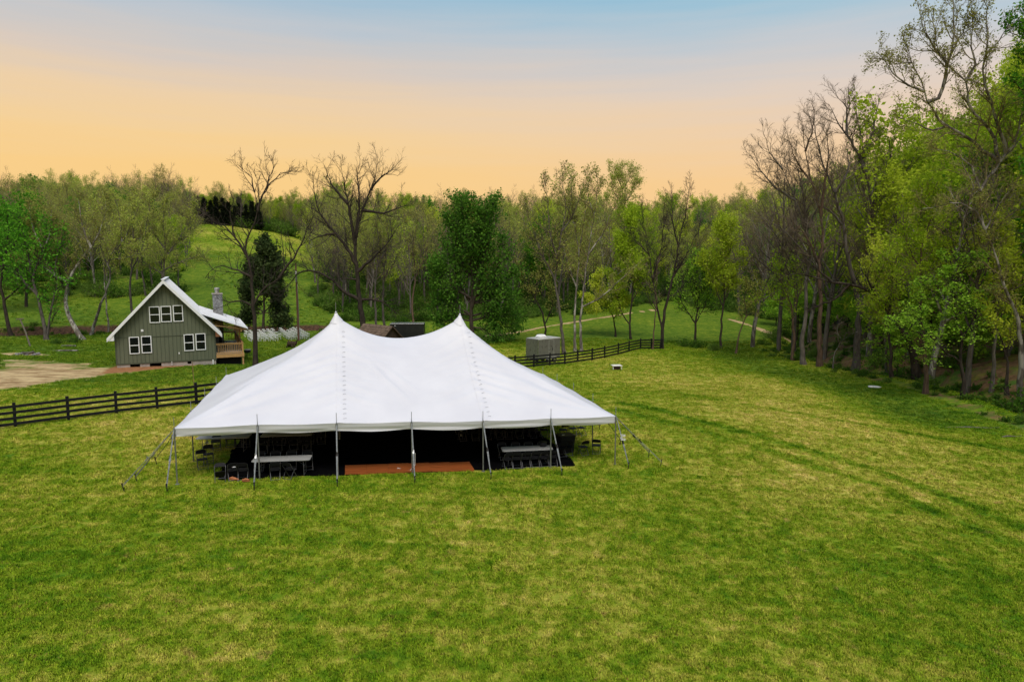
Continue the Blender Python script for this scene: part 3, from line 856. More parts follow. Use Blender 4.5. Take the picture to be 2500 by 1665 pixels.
put_chair(*lf(1371, 1043), math.radians(-24), 'black folding chair outermost at the lit right end of the tent, right of two')
for px, a_ in ((1290, 8), (1306, -6)):
    put_chair(*lf(px, 1050 if px < 1300 else 1047), math.radians(a_), 'black folding chair crowded against the dark bin at the right end of the tent')
put_chair(*lf(1295, 1006), math.radians(4), 'black folding chair at the far right back of the tent, leftmost of three')
put_chair(*lf(1316, 1002), math.radians(-6), 'black folding chair at the far right back of the tent, middle of three')
put_chair(*lf(1336, 1001), math.radians(20), 'black folding chair at the far right back of the tent, rightmost of three')
# small things on and among the tables
def tub(name, lab, cat, loc, r, h, m_):
    mb = MB(); mb.tube([(0, 0, 0), (0, 0, h * .9), (0, 0, h)], [r * .8, r, r * 1.06], 14)
    o = mb.build(name, m_); o.location = loc; return tag(o, lab, cat)
q = tw_v(fb_t[0] + .85, fb_t[1] + .12, .747); tub('tub', 'black tub standing on the front right table under the tent', 'tub', q, .2, .24, 'black_bin')
u_, v_ = lf(1299, 1040)
bn = empty('storage_bin', tw_v(u_, v_)); bn.rotation_euler = (0, 0, YAW + .15); tag(bn, 'tall dark storage bin among the chairs at the right end of the tent', 'bin')
mb = MB(); mb.hexa([(-.34, -.28, 0), (.34, -.28, 0), (.34, .28, 0), (-.34, .28, 0), (-.42, -.34, .86), (.42, -.34, .86), (.42, .34, .86), (-.42, .34, .86)]); mb.build('body', 'black_bin', bn, .02)
MB().box(-.45, -.37, .861, .45, .37, .93).build('lid', 'black_bin', bn, .02)
MB().box(-.2, -.1, .932, -.06, .0, .938).build('sticker', 'plastic_white', bn)
def rubble_bag(px, py, lab):
    u_, v_ = lf(px, py); mb = MB()
    for k in range(3):
        c_ = (rnd.uniform(-.1, .1), rnd.uniform(-.06, .06), .05 + .03 * k); mb.tube([(c_[0] - .16, c_[1], c_[2]), (c_[0], c_[1] + .02, c_[2] + .02), (c_[0] + .16, c_[1], c_[2])], [.03, .06, .03], 8)
    o = mb.build('cloth_bundle', 'clay_orange', smooth=True); o.location = tw_v(u_, v_); tag(o, lab, 'bundle')
rubble_bag(536, 1107, 'rust orange bundle on the grass beside the tipped chair')
rubble_bag(566, 1109, 'rust orange bundle on the grass under the second chair from the tipped one')
u_, v_ = lf(539, 1098); o = MB().box(-.06, -.1, 0, .06, .1, .006).build('paper_sheet', 'plastic_white'); o.location = tw_v(u_, v_ + .05, .466); o.rotation_euler = (.0, 0, .4)
tag(o, 'white sheet of paper lying on a black chair beside the tipped one', 'paper')
o = MB().tube([tp(9.75, .30, g0(9.75, .3) + .02), tp(9.4, .5, g0(9.4, .5) + .03), tp(9.1, .62, g0(9.1, .62) + .09), tp(9.0, .45, g0(9, .45) + .03), tp(9.55, .2, g0(9.55, .2) + .02), tp(9.86, .3, g0(9.86, .3) + .3), tp(9.85, .1, g0(9.85, .1) + .9)], .012, 6).build('rope', 'strap_white')
tag(o, 'loose pale rope hanging from the tent pole onto the dance floor', 'rope')
# slack white strap coiled on the right corner guy
q = P(1432, 1005, 30.6)
o = MB().tube([q + (-.12, 0, .12), q + (.1, 0, .1), q + (.12, .02, .05), q + (-.1, 0, .02), q + (-.12, 0, -.06), q + (.12, 0, -.08), q + (.1, 0, -.15), q + (-.1, 0, -.12)], .018, 6).build('strap_bundle', 'strap_white')
tag(o, 'white strap bundled up and hanging on the right corner guy of the tent', 'strap')

# ------------------------------------------------------------------ the green cabin
HA = np.array([(268 - 1177) / F * 56.0 * 1.0, 56.0])
hang = math.atan2(.423, .906)
hz0 = .18                                        # ground level at the cabin
house = empty('cabin', (0, 0, 0)); tag(house, 'dark green board and batten cabin with a white metal roof and a side porch', 'house')
HA[0] = P(268, 840, 56)[0]
house.location = (HA[0], HA[1], hz0); house.rotation_euler = (0, 0, hang)
W_, LEN, SB, WT, PKH = 7.62, 11.6, .42, 3.0, 7.15   # width, depth, siding base, wall top at the corners, ridge underside
SL = (PKH - WT) / (W_ / 2)
mb = MB()          # gable wall, solid 16 cm thick, siding face at y=0
def gable(y0, y1, inset=0.0):
    return MB().prism([(inset, y0, SB), (W_ - inset, y0, SB), (W_ - inset, y0, WT), (W_ / 2, y0, PKH), (inset, y0, WT)], (0, y1 - y0, 0))
gable(0, .16).build('wall', 'siding_green', house)
gable(LEN - .16, LEN).build('wall', 'siding_green', house)
MB().box(.003, .162, SB, .16, LEN - .162, WT - .02).build('wall', 'siding_green', house)
MB().box(W_ - .16, .162, SB, W_ - .003, LEN - .162, WT - .02).build('wall', 'siding_green', house)
mb = MB()
zb = 1.98          # the joint between lower and upper sheets sits lower on the wall than the windows' heads
zj = SB + 2.15
for k in range(1, 25):
    x = k * W_ / 25
    top = WT + SL * (x if x < W_ / 2 else W_ - x) - .12
    mb.box(x - .022, -.022, SB + .02, x + .022, -.002, zj - .02)
    mb.box(x - .022, -.022, zj + .04, x + .022, -.002, top)
o = mb.build('batten', 'trim_green', house); o['kind'] = 'stuff'
MB().box(-.012, -.035, zj - .015, W_ + .012, -.001, zj + .03).build('drip_trim', 'trim_green', house)
MB().box(-.03, -.03, SB - .10, W_ + .03, -.002, SB + .015).build('skirt_board', 'trim_green', house)
for x in (-.018, W_ - .10): MB().box(x, -.028, SB + .02, x + .118, -.0015, WT - .1).build('corner_board', 'trim_green', house)
def win(x0, z0, w_, h_):
    f = .065
    mb = MB()
    mb.box(x0, -.075, z0, x0 + w_, -.0235, z0 + f).box(x0, -.075, z0 + h_ - f, x0 + w_, -.0235, z0 + h_)
    mb.box(x0, -.075, z0 + f, x0 + f, -.0235, z0 + h_ - f).box(x0 + w_ - f, -.075, z0 + f, x0 + w_, -.0235, z0 + h_ - f)
    mb.box(x0 + f, -.068, z0 + h_ * .5 - .03, x0 + w_ - f, -.0235, z0 + h_ * .5 + .03)
    o = mb.build('window', 'trim_white', house)
    MB().box(x0 + f, -.03, z0 + f, x0 + w_ - f, -.0245, z0 + h_ * .5 - .03).build('pane', 'window_glass', o)
    MB().box(x0 + f, -.040, z0 + h_ * .5 + .03, x0 + w_ - f, -.034, z0 + h_ - f).build('pane', 'window_glass', o)
    return o
ww, wh = .84, 1.34
def sx_(px, py):      # pixel -> position along the gable wall and height (house coordinates)
    r = ray(px, py); o_ = np.array([0, 0, CAM_H]); n_ = np.array([-math.sin(hang), math.cos(hang), 0]); h3 = np.array([HA[0], HA[1], hz0])
    t_ = ((h3 - o_) @ n_) / (r @ n_); p = o_ + r * t_ - h3
    return p[0] * math.cos(hang) + p[1] * math.sin(hang), p[2]
for (a_, b_) in (((296, 775), (322, 813)), ((324, 773), (350, 811)), ((422, 769), (447, 806)), ((449, 767), (474, 804)),
                 ((342, 705), (369, 742)), ((369, 704), (395, 740)), ((397, 702), (422, 739))):
    x0, z1 = sx_(*a_); x1, z0 = sx_(*b_)
    win(x0, z0, min(x1 - x0, .92), min(z1 - z0, 1.45))
MB().box(*(lambda q: (q[0] - .09, -.05, q[1] - .09, q[0] + .09, -.003, q[1] + .09))(sx_(327, 760))).build('vent_cover', 'plastic_white', house)
MB().box(*(lambda q: (q[0] - .04, -.06, q[1] - .07, q[0] + .04, -.003, q[1] + .07))(sx_(412, 812))).build('outlet_box', 'plastic_white', house)
MB().tube([(4.12, -.05, .05), (4.12, -.05, SB - .02)], .025, 6).build('drain_pipe', 'plastic_white', house)
MB().tube([(W_ - .28, -.06, -.05), (W_ - .28, -.06, SB - .06)], .055, 8).build('drain_pipe', 'plastic_white', house)
# block foundation with two crawl openings and a small vent
open_x = [(.98, 1.72), (2.44, 3.32), (5.32, 5.62)]
mb = MB(); x = .04
for a_, b_ in open_x[:2]:
    mb.box(x, .02, -.55, a_, .30, SB - .10); x = b_
mb.box(x, .02, -.55, open_x[2][0], .30, SB - .10).box(open_x[2][0], .02, -.55, open_x[2][1], .30, .08).box(open_x[2][1], .02, -.55, W_ - .04, .30, SB - .10)
mb.box(.04, .30, -.55, .30, LEN, SB).box(W_ - .30, .30, -.55, W_ - .04, LEN, SB).box(.3, LEN - .3, -.55, W_ - .3, LEN - .02, SB)
mb.build('foundation', 'concrete', house)
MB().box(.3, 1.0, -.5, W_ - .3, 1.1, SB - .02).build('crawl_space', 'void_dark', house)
# main roof: two metal slopes with ribs, rake boards and soffits
OH, EO = .52, .50         # overhang at gable, at eaves
RT = .11
def slope(sgn):
    cx = W_ / 2
    def pt(d, y, h): return (cx + sgn * d, y, PKH + .05 - SL * d + h)
    dmax = W_ / 2 + EO
    mb = MB().hexa([pt(0, -OH, 0), pt(dmax, -OH, 0), pt(dmax, LEN + OH, 0), pt(0, LEN + OH, 0), pt(0, -OH, RT), pt(dmax, -OH, RT), pt(dmax, LEN + OH, RT), pt(0, LEN + OH, RT)])
    o = mb.build('roof_slope', 'roof_metal', house)
    mb = MB()
    k = 0
    while -OH + .1 + k * .42 < LEN + OH:
        y = -OH + .1 + k * .42; k += 1
        mb.bar(pt(.03, y, RT + .012), pt(dmax - .01, y, RT + .012), .035, .03, (0, 1, 0))
    r_ = mb.build('roof_rib', 'roof_metal', o); r_['kind'] = 'stuff'
    # rake fascia on the front
    MB().hexa([pt(0, -OH - .04, -.17), pt(dmax + .03, -OH - .04, -.17), pt(dmax + .03, -OH - .003, -.17), pt(0, -OH - .003, -.17),
               pt(0, -OH - .04, RT + .03), pt(dmax + .03, -OH - .04, RT + .03), pt(dmax + .03, -OH - .003, RT + .03), pt(0, -OH - .003, RT + .03)]).build('fascia', 'trim_white', o)
    return pt
pr = slope(1); pl = slope(-1)
MB().bar((W_ / 2, -OH - .05, PKH + .05 + RT + .05), (W_ / 2, LEN + OH, PKH + .05 + RT + .05), .30, .05).build('ridge_cap', 'roof_metal', house)
# boxed eave returns
zE = PKH + .05 - SL * (W_ / 2 + EO)
MB().prism([(-EO, -OH + .01, zE - .12), (-.01, -OH + .01, zE - .12), (-.01, -OH + .01, zE + EO * SL - .12), ], (0, LEN + 2 * OH - .02, 0)).build('eave_box', 'trim_white', house)
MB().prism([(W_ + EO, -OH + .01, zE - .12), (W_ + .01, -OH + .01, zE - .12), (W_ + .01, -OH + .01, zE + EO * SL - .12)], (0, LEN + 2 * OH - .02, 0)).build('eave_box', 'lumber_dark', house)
# side porch: deck, posts, railings, low roof running off the main slope
PX0, PX1, DZ, PL_ = W_ + .01, W_ + 2.25, .78, LEN
mb = MB()
nb = 15
for k in range(nb):
    x = PX0 + k * (PX1 - PX0) / nb
    o = MB().box(x + .006, .02, DZ - .04, x + (PX1 - PX0) / nb - .006, PL_, DZ).build('deck_board', 'deck_board', house)
MB().box(PX0, -.03, DZ - .30, PX1 + .04, .015, DZ - .002).build('rim_joist', 'lumber', house)
MB().box(PX1, .02, DZ - .30, PX1 + .045, PL_, DZ - .002).build('rim_joist', 'lumber', house)
mb = MB()
for y in (.05, 3.9, 7.8, PL_ - .1):
    mb = MB().box(PX1 - .14, y, -.5, PX1 - .001, y + .14, zE + .2 if y > 1 else DZ + .98)
    mb.build('porch_post', 'lumber', house)
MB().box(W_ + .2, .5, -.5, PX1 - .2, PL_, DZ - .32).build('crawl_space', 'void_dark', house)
def rail(p, q, m_='lumber'):
    p, q = np.array(p, float), np.array(q, float); ln = np.linalg.norm(q - p); d = (q - p) / ln
    mb = MB().bar(p + (0, 0, .94), q + (0, 0, .94), .13, .04).bar(p + (0, 0, .86), q + (0, 0, .86), .04, .08).bar(p + (0, 0, .10), q + (0, 0, .10), .04, .08)
    o = mb.build('railing', m_, house)
    n = int(ln / .14); bal = MB().box(-.017, -.017, .10, .017, .017, .86)
    o2 = MB()
    for k in range(1, n):
        c_ = p + d * ln * k / n; o2.box(c_[0] - .018, c_[1] - .018, c_[2] + .14, c_[0] + .018, c_[1] + .018, c_[2] + .82)
    ob = o2.build('baluster', m_, o); ob['kind'] = 'stuff'
rail((PX0 + .02, -.001, DZ), (PX1 - .14, -.001, DZ))
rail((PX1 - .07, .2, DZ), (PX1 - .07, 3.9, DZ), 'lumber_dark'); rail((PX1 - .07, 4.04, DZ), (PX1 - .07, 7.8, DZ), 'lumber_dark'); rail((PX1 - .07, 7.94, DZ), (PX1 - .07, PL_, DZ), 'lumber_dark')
rail((PX0 + .02, PL_ - .05, DZ), (PX1 - .14, PL_ - .05, DZ))
dA = 2.7                                                   # where the porch roof meets the main slope (distance from the ridge)
zA, zB = PKH + .05 - SL * dA + RT + .02, zE + .42
xA, xB = W_ / 2 + dA, W_ + 2.75
y0, y1 = .9, LEN + OH
mb = MB().hexa([(xA, y0, zA - .10), (xB, y0, zB - .10), (xB, y1, zB - .10), (xA, y1, zA - .10), (xA, y0, zA), (xB, y0, zB), (xB, y1, zB), (xA, y1, zA)])
pr_ = mb.build('porch_roof', 'roof_metal', house)
mb = MB(); k = 0
while y0 + .1 + k * .42 < y1:
    y = y0 + .1 + k * .42; k += 1
    mb.bar((xA + .02, y, zA + .012), (xB - .01, y, zB + .012), .035, .03, (0, 1, 0))
r_ = mb.build('roof_rib', 'roof_metal', pr_); r_['kind'] = 'stuff'
MB().bar((xB - .02, y0, zB - .13), (xB - .02, y1, zB - .13), .03, .16).build('fascia', 'trim_white', pr_)
MB().bar((xA, y0 - .02, zA - .05), (xB, y0 - .02, zB - .05), .03, .18, (0, 1, 0)).build('fascia', 'trim_white', pr_)
MB().bar((PX1 - .07, y0 + .1, zB - .22), (PX1 - .07, y1 - .2, zB - .22), .09, .18).build('porch_beam', 'lumber', house)
for k in range(5):
    y = 1.3 + k * 2.4
    MB().bar((W_ + .02, y, zB + .30), (xB - .1, y, zB - .16), .05, .10).build('rafter', 'lumber', house)
MB().box(W_ - .002, 3.6, SB + .36, W_ + .03, 4.6, SB + 2.4).build('door', 'void_dark', house)
MB().box(W_ - .002, 5.6, SB + 1.0, W_ + .03, 6.8, SB + 2.2).build('side_window', 'window_glass', house)
# stone chimney on the porch side
chx, chy, chz = W_ + .55, 8.3, 5.72
cp_ = empty('chimney', (chx, chy, 0)); cp_.parent = house
MB().box(-.42, -.42, -.4, .42, .42, chz - .02).build('core', 'mortar', cp_)
rr = random.Random(9); smesh = None; courses = 0
z = zB + .2
while z < chz - .12:
    h_ = rr.uniform(.15, .24)
    for face in range(4):
        x = -.44
        while x < .44 - .05:
            w_ = min(rr.uniform(.18, .4), .44 - x)
            pz = rr.uniform(.02, .05)
            if face == 0: bx_ = (x + .008, -.42 - pz, z, x + w_ - .008, -.41, z + h_ - .016)
            elif face == 1: bx_ = (x + .008, .41, z, x + w_ - .008, .42 + pz, z + h_ - .016)
            elif face == 2: bx_ = (-.42 - pz, x + .008, z, -.41, x + w_ - .008, z + h_ - .016)
            else: bx_ = (.41, x + .008, z, .42 + pz, x + w_ - .008, z + h_ - .016)
            if face in (0, 3):
                MB().box(*bx_).build('stone', 'stone_grey', cp_, .008)
            x += w_
    z += h_
MB().box(-.5, -.5, chz - .02, .5, .5, chz + .08).build('chimney_cap', 'concrete', cp_, .015)
MB().tube([(0, 0, chz + .08), (0, 0, chz + .38)], .2, 14).tube([(0, 0, chz + .38), (0, 0, chz + .41)], .14, 14).tube([(0, 0, chz + .41), (0, 0, chz + .46), (0, 0, chz + .58), (0, 0, chz + .62)], [.25, .25, .24, .2], 14).build('flue', 'metal_cap', cp_)
# rocking chair and small table on the porch (dark, seen between the posts)
def on_house(o, x, y, z, rz=0):
    c_, s_ = math.cos(hang), math.sin(hang)
    o.location = (HA[0] + x * c_ - y * s_, HA[1] + x * s_ + y * c_, hz0 + z); o.rotation_euler = (0, 0, hang + rz)
rc = empty('porch_chair'); on_house(rc, W_ + .75, 4.8, DZ, math.radians(110)); tag(rc, 'dark slatted chair standing on the cabin porch by the wall', 'chair')
MB().box(-.25, -.25, .4, .25, .25, .44).build('seat', 'shed_board', rc)
for k in range(5): MB().box(-.24 + k * .1, .22, .46, -.17 + k * .1, .25, 1.1).build('back_slat', 'shed_board', rc)
for sx in (-1, 1):
    MB().box(sx * .27 - .02, -.24, .0, sx * .27 + .02, -.19, .62).build('leg', 'shed_board', rc)
    MB().box(sx * .27 - .02, .2, .0, sx * .27 + .02, .25, 1.14).build('leg', 'shed_board', rc)
    MB().box(sx * .27 - .04, -.28, .621, sx * .27 + .04, .19, .65).build('armrest', 'shed_board', rc)
# small dark grill stand beside the porch
gs = at(570, 826); g_ = empty('grill_stand', gs); tag(g_, 'small black grill on thin legs beside the porch corner', 'grill')
MB().tube([(0, 0, .62), (0, 0, .70), (0, 0, .86), (0, 0, .92)], [.16, .30, .32, .27], 12).build('bowl', 'black_bin', g_)
MB().tube([(0, 0, .925), (0, 0, .96)], [.33, .26], 12).build('lid', 'stone_grey', g_)
for a_ in (0, 2.1, 4.2): MB().tube([(.16 * math.cos(a_), .16 * math.sin(a_), .66), (.30 * math.cos(a_), .30 * math.sin(a_), -.03)], .016, 6).build('leg', 'stake_iron', g_)

# ------------------------------------------------------------------ black board fence
fence = empty('board_fence', (0, 0, 0)); tag(fence, 'black four board fence crossing the field behind the tent', 'fence')
fp = [at(a_, b_) for a_, b_ in ((-105, 1001), (36, 983), (158, 967), (268, 953), (362, 941), (452, 930), (528, 920))]
rp = [at(a_, b_) for a_, b_ in ((1184, 848), (1227, 844), (1264, 841), (1298.5, 838), (1328, 834), (1361, 829), (1390, 823), (1421, 816), (1446, 809), (1472, 803.5), (1497, 803), (1521.7, 803))]
a_, b_ = fp[-1], rp[0]; n = int(np.linalg.norm(b_[:2] - a_[:2]) / 2.44)
mids = []
for k in range(1, n):
    q = a_ + (b_ - a_) * k / n; q[2] = float(zt(q[0], q[1])); mids.append(q)
posts = fp + mids + rp
PH = 1.36
for k, q in enumerate(posts):
    nb_ = posts[min(k + 1, len(posts) - 1)] - posts[max(k - 1, 0)]; ang = math.atan2(nb_[1], nb_[0])
    o = MB().box(-.075, -.06, -.3, .075, .06, PH + rnd.uniform(-.02, .03)).build('post', 'fence_black', fence, .008)
    o.location = q; o.rotation_euler = (rnd.uniform(-.015, .015), rnd.uniform(-.015, .015), ang)
for p_, q in zip(posts[:-1], posts[1:]):
    d = (q - p_)[:2]; d = d / np.linalg.norm(d); nrm = np.array([d[1], -d[0], 0]) * .085
    for h_ in (.20, .52, .84, 1.16):
        e = rnd.uniform(-.012, .012)
        MB().bar(p_ + nrm + (0, 0, h_ + e), q + nrm + (0, 0, h_ + rnd.uniform(-.012, .012)), .03, .15).build('board', 'fence_black', fence)

# ------------------------------------------------------------------ grey box trailer behind the fence
q = at(1236, 842); q = P(1237, 842, 73.5); q[2] = float(zt(q[0], q[1]))
al = math.radians(38); Lt, Wt, z0, z1 = 3.25, 2.05, .48, 2.72
tr = empty('box_trailer', q); tr.rotation_euler = (0, 0, al); tag(tr, 'grey enclosed box trailer with a white roof air unit behind the fence', 'trailer')
MB().box(0, 0, z0, Lt, Wt, z1).build('body', 'trailer_pewter', tr, .05)
MB().box(.03, .03, z1 + .001, Lt - .03, Wt - .03, z1 + .05).build('roof', 'trailer_roof', tr, .02)
MB().box(1.55, -.012, z0 + .18, 2.25, -.001, z1 - .2).build('door', 'trailer_pewter', tr, .004)
mb = MB()
for x in (1.53, 2.25): mb.box(x, -.018, z0 + .16, x + .02, -.002, z1 - .18)
mb.box(1.55, -.018, z1 - .2, 2.25, -.002, z1 - .18).build('door_frame', 'trailer_roof', tr)
MB().box(2.0, -.05, z0 + .95, 2.06, -.013, z0 + 1.2).build('door_latch', 'black_bin', tr)
MB().box(1.9, -.04, z0 + 1.34, 1.98, -.013, z0 + 1.40).build('door_latch', 'black_bin', tr)
for y in (-.03, Wt - .02): MB().box(-.03, y, z0, .02, y + .05, z1).build('corner_trim', 'chrome', tr)
MB().box(-.02, -.02, z1 - .06, Lt + .01, -.0015, z1 + .02).build('top_rail', 'trailer_roof', tr)
for x in (1.5, 2.35):
    wl = MB().tube([(x, -.06, .30), (x, .14, .30)], .31, 18).build('wheel', 'tyre_rubber', tr)
    MB().tube([(x, -.075, .30), (x, -.061, .30)], .16, 14).build('rim', 'chrome', wl)
    MB().tube([(x, Wt - .14, .30), (x, Wt + .06, .30)], .31, 18).build('wheel', 'tyre_rubber', tr)
MB().prism([(1.12, -.10, .5), (1.2, -.10, .68), (2.65, -.10, .68), (2.73, -.10, .5)], (0, .098, 0)).build('fender', 'trailer_roof', tr)
MB().bar((-.001, .25, .46), (-1.1, Wt / 2, .46), .08, .1).bar((-.001, Wt - .25, .46), (-1.1, Wt / 2, .46), .08, .1).build('tongue', 'stake_iron', tr)
MB().tube([(-1.0, Wt / 2, 0), (-1.0, Wt / 2, .9)], .04, 8).build('jack', 'chrome', tr)
ac = MB(); ac.hexa([(.75, .62, z1 + .05), (1.75, .62, z1 + .05), (1.75, 1.42, z1 + .05), (.75, 1.42, z1 + .05), (.8, .66, z1 + .14), (1.7, .66, z1 + .14), (1.7, 1.38, z1 + .14), (.8, 1.38, z1 + .14)])
ac.hexa([(.72, .6, z1 + .141), (1.78, .6, z1 + .141), (1.78, 1.44, z1 + .141), (.72, 1.44, z1 + .141), (.9, .75, z1 + .40), (1.62, .75, z1 + .40), (1.62, 1.3, z1 + .40), (.9, 1.3, z1 + .40)])
ac.build('air_unit', 'plastic_white', tr, .04)

# ------------------------------------------------------------------ old shed and black cargo trailer seen over the tent's saddle
pa, pb = P(836, 740, 75.5), P(903, 753, 72.0)
rz_ = float((pa[2] + pb[2]) / 2); d = (pb - pa)[:2]; ln = np.linalg.norm(d); ang = math.atan2(d[1], d[0])
sg_ = float(zt(*(pa[:2] + pb[:2]) / 2)); sh = empty('old_shed', ((pa[0] + pb[0]) / 2, (pa[1] + pb[1]) / 2, sg_)); sh.rotation_euler = (0, 0, ang)
tag(sh, 'old dark wooden shed with a weathered brown shingle roof behind the tent', 'shed')
rh = rz_ - sg_; hw, eh = 1.7, rh - 1.65
sh.location.x += math.sin(ang) * 0
MB().prism([(ln / 2 - .3, -hw, -.2), (ln / 2 - .3, hw, -.2), (ln / 2 - .3, hw, eh), (ln / 2 - .3, 0, rh - .12), (ln / 2 - .3, -hw, eh)], (-(ln - .6), 0, 0)).build('wall', 'shed_board', sh)
n_ = np.array([0, -(rh - eh), -1.0])
rows, cols = 8, int(ln / .30)
smx = MB().box(0, 0, 0, .29, .012, .34)
for sgn in (-1, 1):
    sl_len = math.hypot(hw + .25, (rh - eh) * (hw + .25) / hw); tilt = math.atan2((rh - eh), hw)
    e1 = np.array([0, sgn * math.cos(tilt), -math.sin(tilt)]); nn_ = np.array([0, sgn * math.sin(tilt), math.cos(tilt)])
    A0 = np.array([-ln / 2, 0, rh]); X_ = np.array([1, 0, 0])
    MB().hexa([A0 - nn_ * .10, A0 - nn_ * .10 + X_ * ln, A0 - nn_ * .10 + X_ * ln + e1 * sl_len, A0 - nn_ * .10 + e1 * sl_len, A0 - nn_ * .03, A0 - nn_ * .03 + X_ * ln, A0 - nn_ * .03 + X_ * ln + e1 * sl_len, A0 - nn_ * .03 + e1 * sl_len]).build('roof', 'shed_board', sh)
    rs = MB()
    for r_ in range(rows):
        x = -.06 + (r_ % 2) * -.1
        while x < ln - .05:
            w_ = rnd.uniform(.2, .36); s0 = r_ * sl_len / rows; s1 = s0 + sl_len / rows * 1.12 + rnd.uniform(-.02, .05)
            b0 = A0 + X_ * max(x, 0) + e1 * s0 - nn_ * .025; lift = nn_ * rnd.uniform(.04, .085); x1_ = min(x + w_ - .015, ln)
            X1 = X_ * (x1_ - max(x, 0))
            if x1_ > max(x, 0) + .03:
                rs.hexa([b0, b0 + X1, b0 + X1 + e1 * (s1 - s0), b0 + e1 * (s1 - s0), b0 + nn_ * .02, b0 + X1 + nn_ * .02, b0 + X1 + e1 * (s1 - s0) + lift, b0 + e1 * (s1 - s0) + lift])
            x += w_
    o = rs.build('shingle', 'old_shingle', sh); o['kind'] = 'stuff'
MB().box(ln / 2 - .299, -.5, -.1, ln / 2 - .27, .4, 1.7).build('door', 'void_dark', sh)
q = P(897, 780, 83.5); q[2] = float(zt(q[0], q[1])); z1 = P(935, 745, 83.5)[2] - q[2]
ct = empty('cargo_trailer', q); ct.rotation_euler = (0, 0, math.radians(3)); Lc = 4.15
tag(ct, 'black enclosed cargo trailer parked beyond the brown roofed shed', 'trailer')
MB().box(0, 0, .5, Lc, 2.1, z1 - .04).build('body', 'trailer_black', ct, .04)
MB().box(-.02, -.02, z1 - .039, Lc + .02, 2.12, z1 + .03).build('roof', 'chrome', ct, .02)
MB().box(-.025, -.025, .5, .04, .03, z1 - .04).build('corner_trim', 'chrome', ct)
MB().tube([(.62, -.03, z1 - .22), (.62, -.001, z1 - .22)], .05, 8).build('marker_light', 'plastic_white', ct)
for x in (2.3, 3.05):
    wl = MB().tube([(x, -.05, .34), (x, .2, .34)], .34, 18).build('wheel', 'tyre_rubber', ct)
    MB().tube([(x, -.07, .34), (x, -.051, .34)], .2, 14).build('rim', 'chrome', wl)
arc = [(2.3 - .45, -.06, .40), (2.3 - .42, -.06, .68), (2.3 - .2, -.06, .86), (3.05 + .2, -.06, .86), (3.05 + .42, -.06, .68), (3.05 + .45, -.06, .40)]
MB().tube(arc, .05, 6).build('fender', 'chrome', ct)

# ------------------------------------------------------------------ small things in the field
q = at(1417, 850); fb = empty('well_box', q); fb.rotation_euler = (0, 0, .12); tag(fb, 'low dark brick box under a pale flat slab in the field', 'well cover')
k = 0
for zc in range(5):
    for s in range(4):
        for j in range(2):
            w_ = .30; x0 = -.31 + j * .31; zz = zc * .078
            bx_ = {0: (x0, -.31, zz, x0 + w_, -.22, zz + .07), 1: (x0, .22, zz, x0 + w_, .31, zz + .07), 2: (-.31, x0 * .68, zz, -.22, x0 * .68 + .2, zz + .07), 3: (.22, x0 * .68, zz, .31, x0 * .68 + .2, zz + .07)}[s]
            MB().box(*bx_).build('brick', 'brick_dark', fb)
MB().box(-.215, -.215, -.05, .215, .215, .38).build('core', 'void_dark', fb)
MB().box(-.47, -.42, .392, .47, .42, .46).build('slab', 'limestone', fb, .012)
for sx in (-1, 1): MB().box(sx * .42 - .03, -.36, -.02, sx * .42 + .03, -.30, .391).build('leg', 'limestone', fb)
q = at(2011, 891); fs_ = MB(); ol = [(-.62, -.12), (-.2, -.33), (.3, -.30), (.66, -.02), (.4, .26), (-.1, .34), (-.5, .22)]
fs_.prism([(x, y, -.02) for x, y in ol], (0, 0, .11)); o = fs_.build('flat_stone', 'limestone', None, .025); o.location = q; o.rotation_euler = (.03, .05, .2)
tag(o, 'pale flat slab of stone lying at the edge of the right hand wood', 'stone')
# utility pole
q = at(687, 784); up = empty('utility_pole', q); tag(up, 'brown wooden utility pole with a small grey transformer', 'utility pole')
hp = P(683.5, 605, q[1])[2] - q[2]
MB().tube([(0, 0, -.3), (-.02, 0, hp * .5), (-.05, 0, hp)], [.16, .135, .10], 10).build('pole', 'pole_wood', up)
MB().tube([(.15, -.05, 0), (.14, -.05, hp * .5), (.07, -.05, hp * .78)], .03, 6).build('conduit', 'galvanised', up)
MB().tube([(.02, -.24, hp * .76), (.02, -.24, hp * .80), (.02, -.24, hp * .845)], [.12, .13, .12], 12).build('transformer', 'galvanised', up)
MB().box(-.06, -.16, hp * .78, .06, -.09, hp * .83).build('bracket', 'galvanised', up)
for k in range(3): MB().tube([(-.1 + k * .07, -.14, hp * .86), (-.1 + k * .07, -.14, hp * .90)], .025, 6).build('insulator', 'plastic_white', up)
# weathered stump with roots
q = at(672, 800); st = empty('tree_stump', q); tag(st, 'dark torn up tree stump lying below the utility pole', 'stump')
mb = MB().tube([(-.55, 0, .45), (-.1, .05, .52), (.45, 0, .55), (.62, .02, .72)], [.30, .34, .26, .08], 9)
mb.build('stump', 'stump_wood', st, smooth=True)
for (a0, a1) in (((-.5, -.1, .4), (-.75, -.2, -.05)), ((-.45, .1, .5), (-.5, .15, .95)), ((.3, -.12, .4), (.42, -.2, -.05)), ((.05, -.15, .4), (.12, -.3, -.05)), ((.5, 0, .6), (.8, -.05, 1.0)), ((-.2, .2, .4), (-.1, .35, -.05))):
    a0, a1 = np.array(a0), np.array(a1); MB().tube([a0, (a0 + a1) / 2 + (rnd.uniform(-.08, .08), 0, .05), a1], [.14, .09, .05], 7).build('root', 'stump_wood', st, smooth=True)
# thin rusty rod by the fence
q = at(447, 893); o = MB().tube([(0, 0, -.1), (-.03, 0, 1.0), (-.04, 0, 1.85)], .022, 6).build('stake', 'rust_stake'); o.location = q
tag(o, 'thin rusty rod standing in the grass between fence and cabin', 'stake')
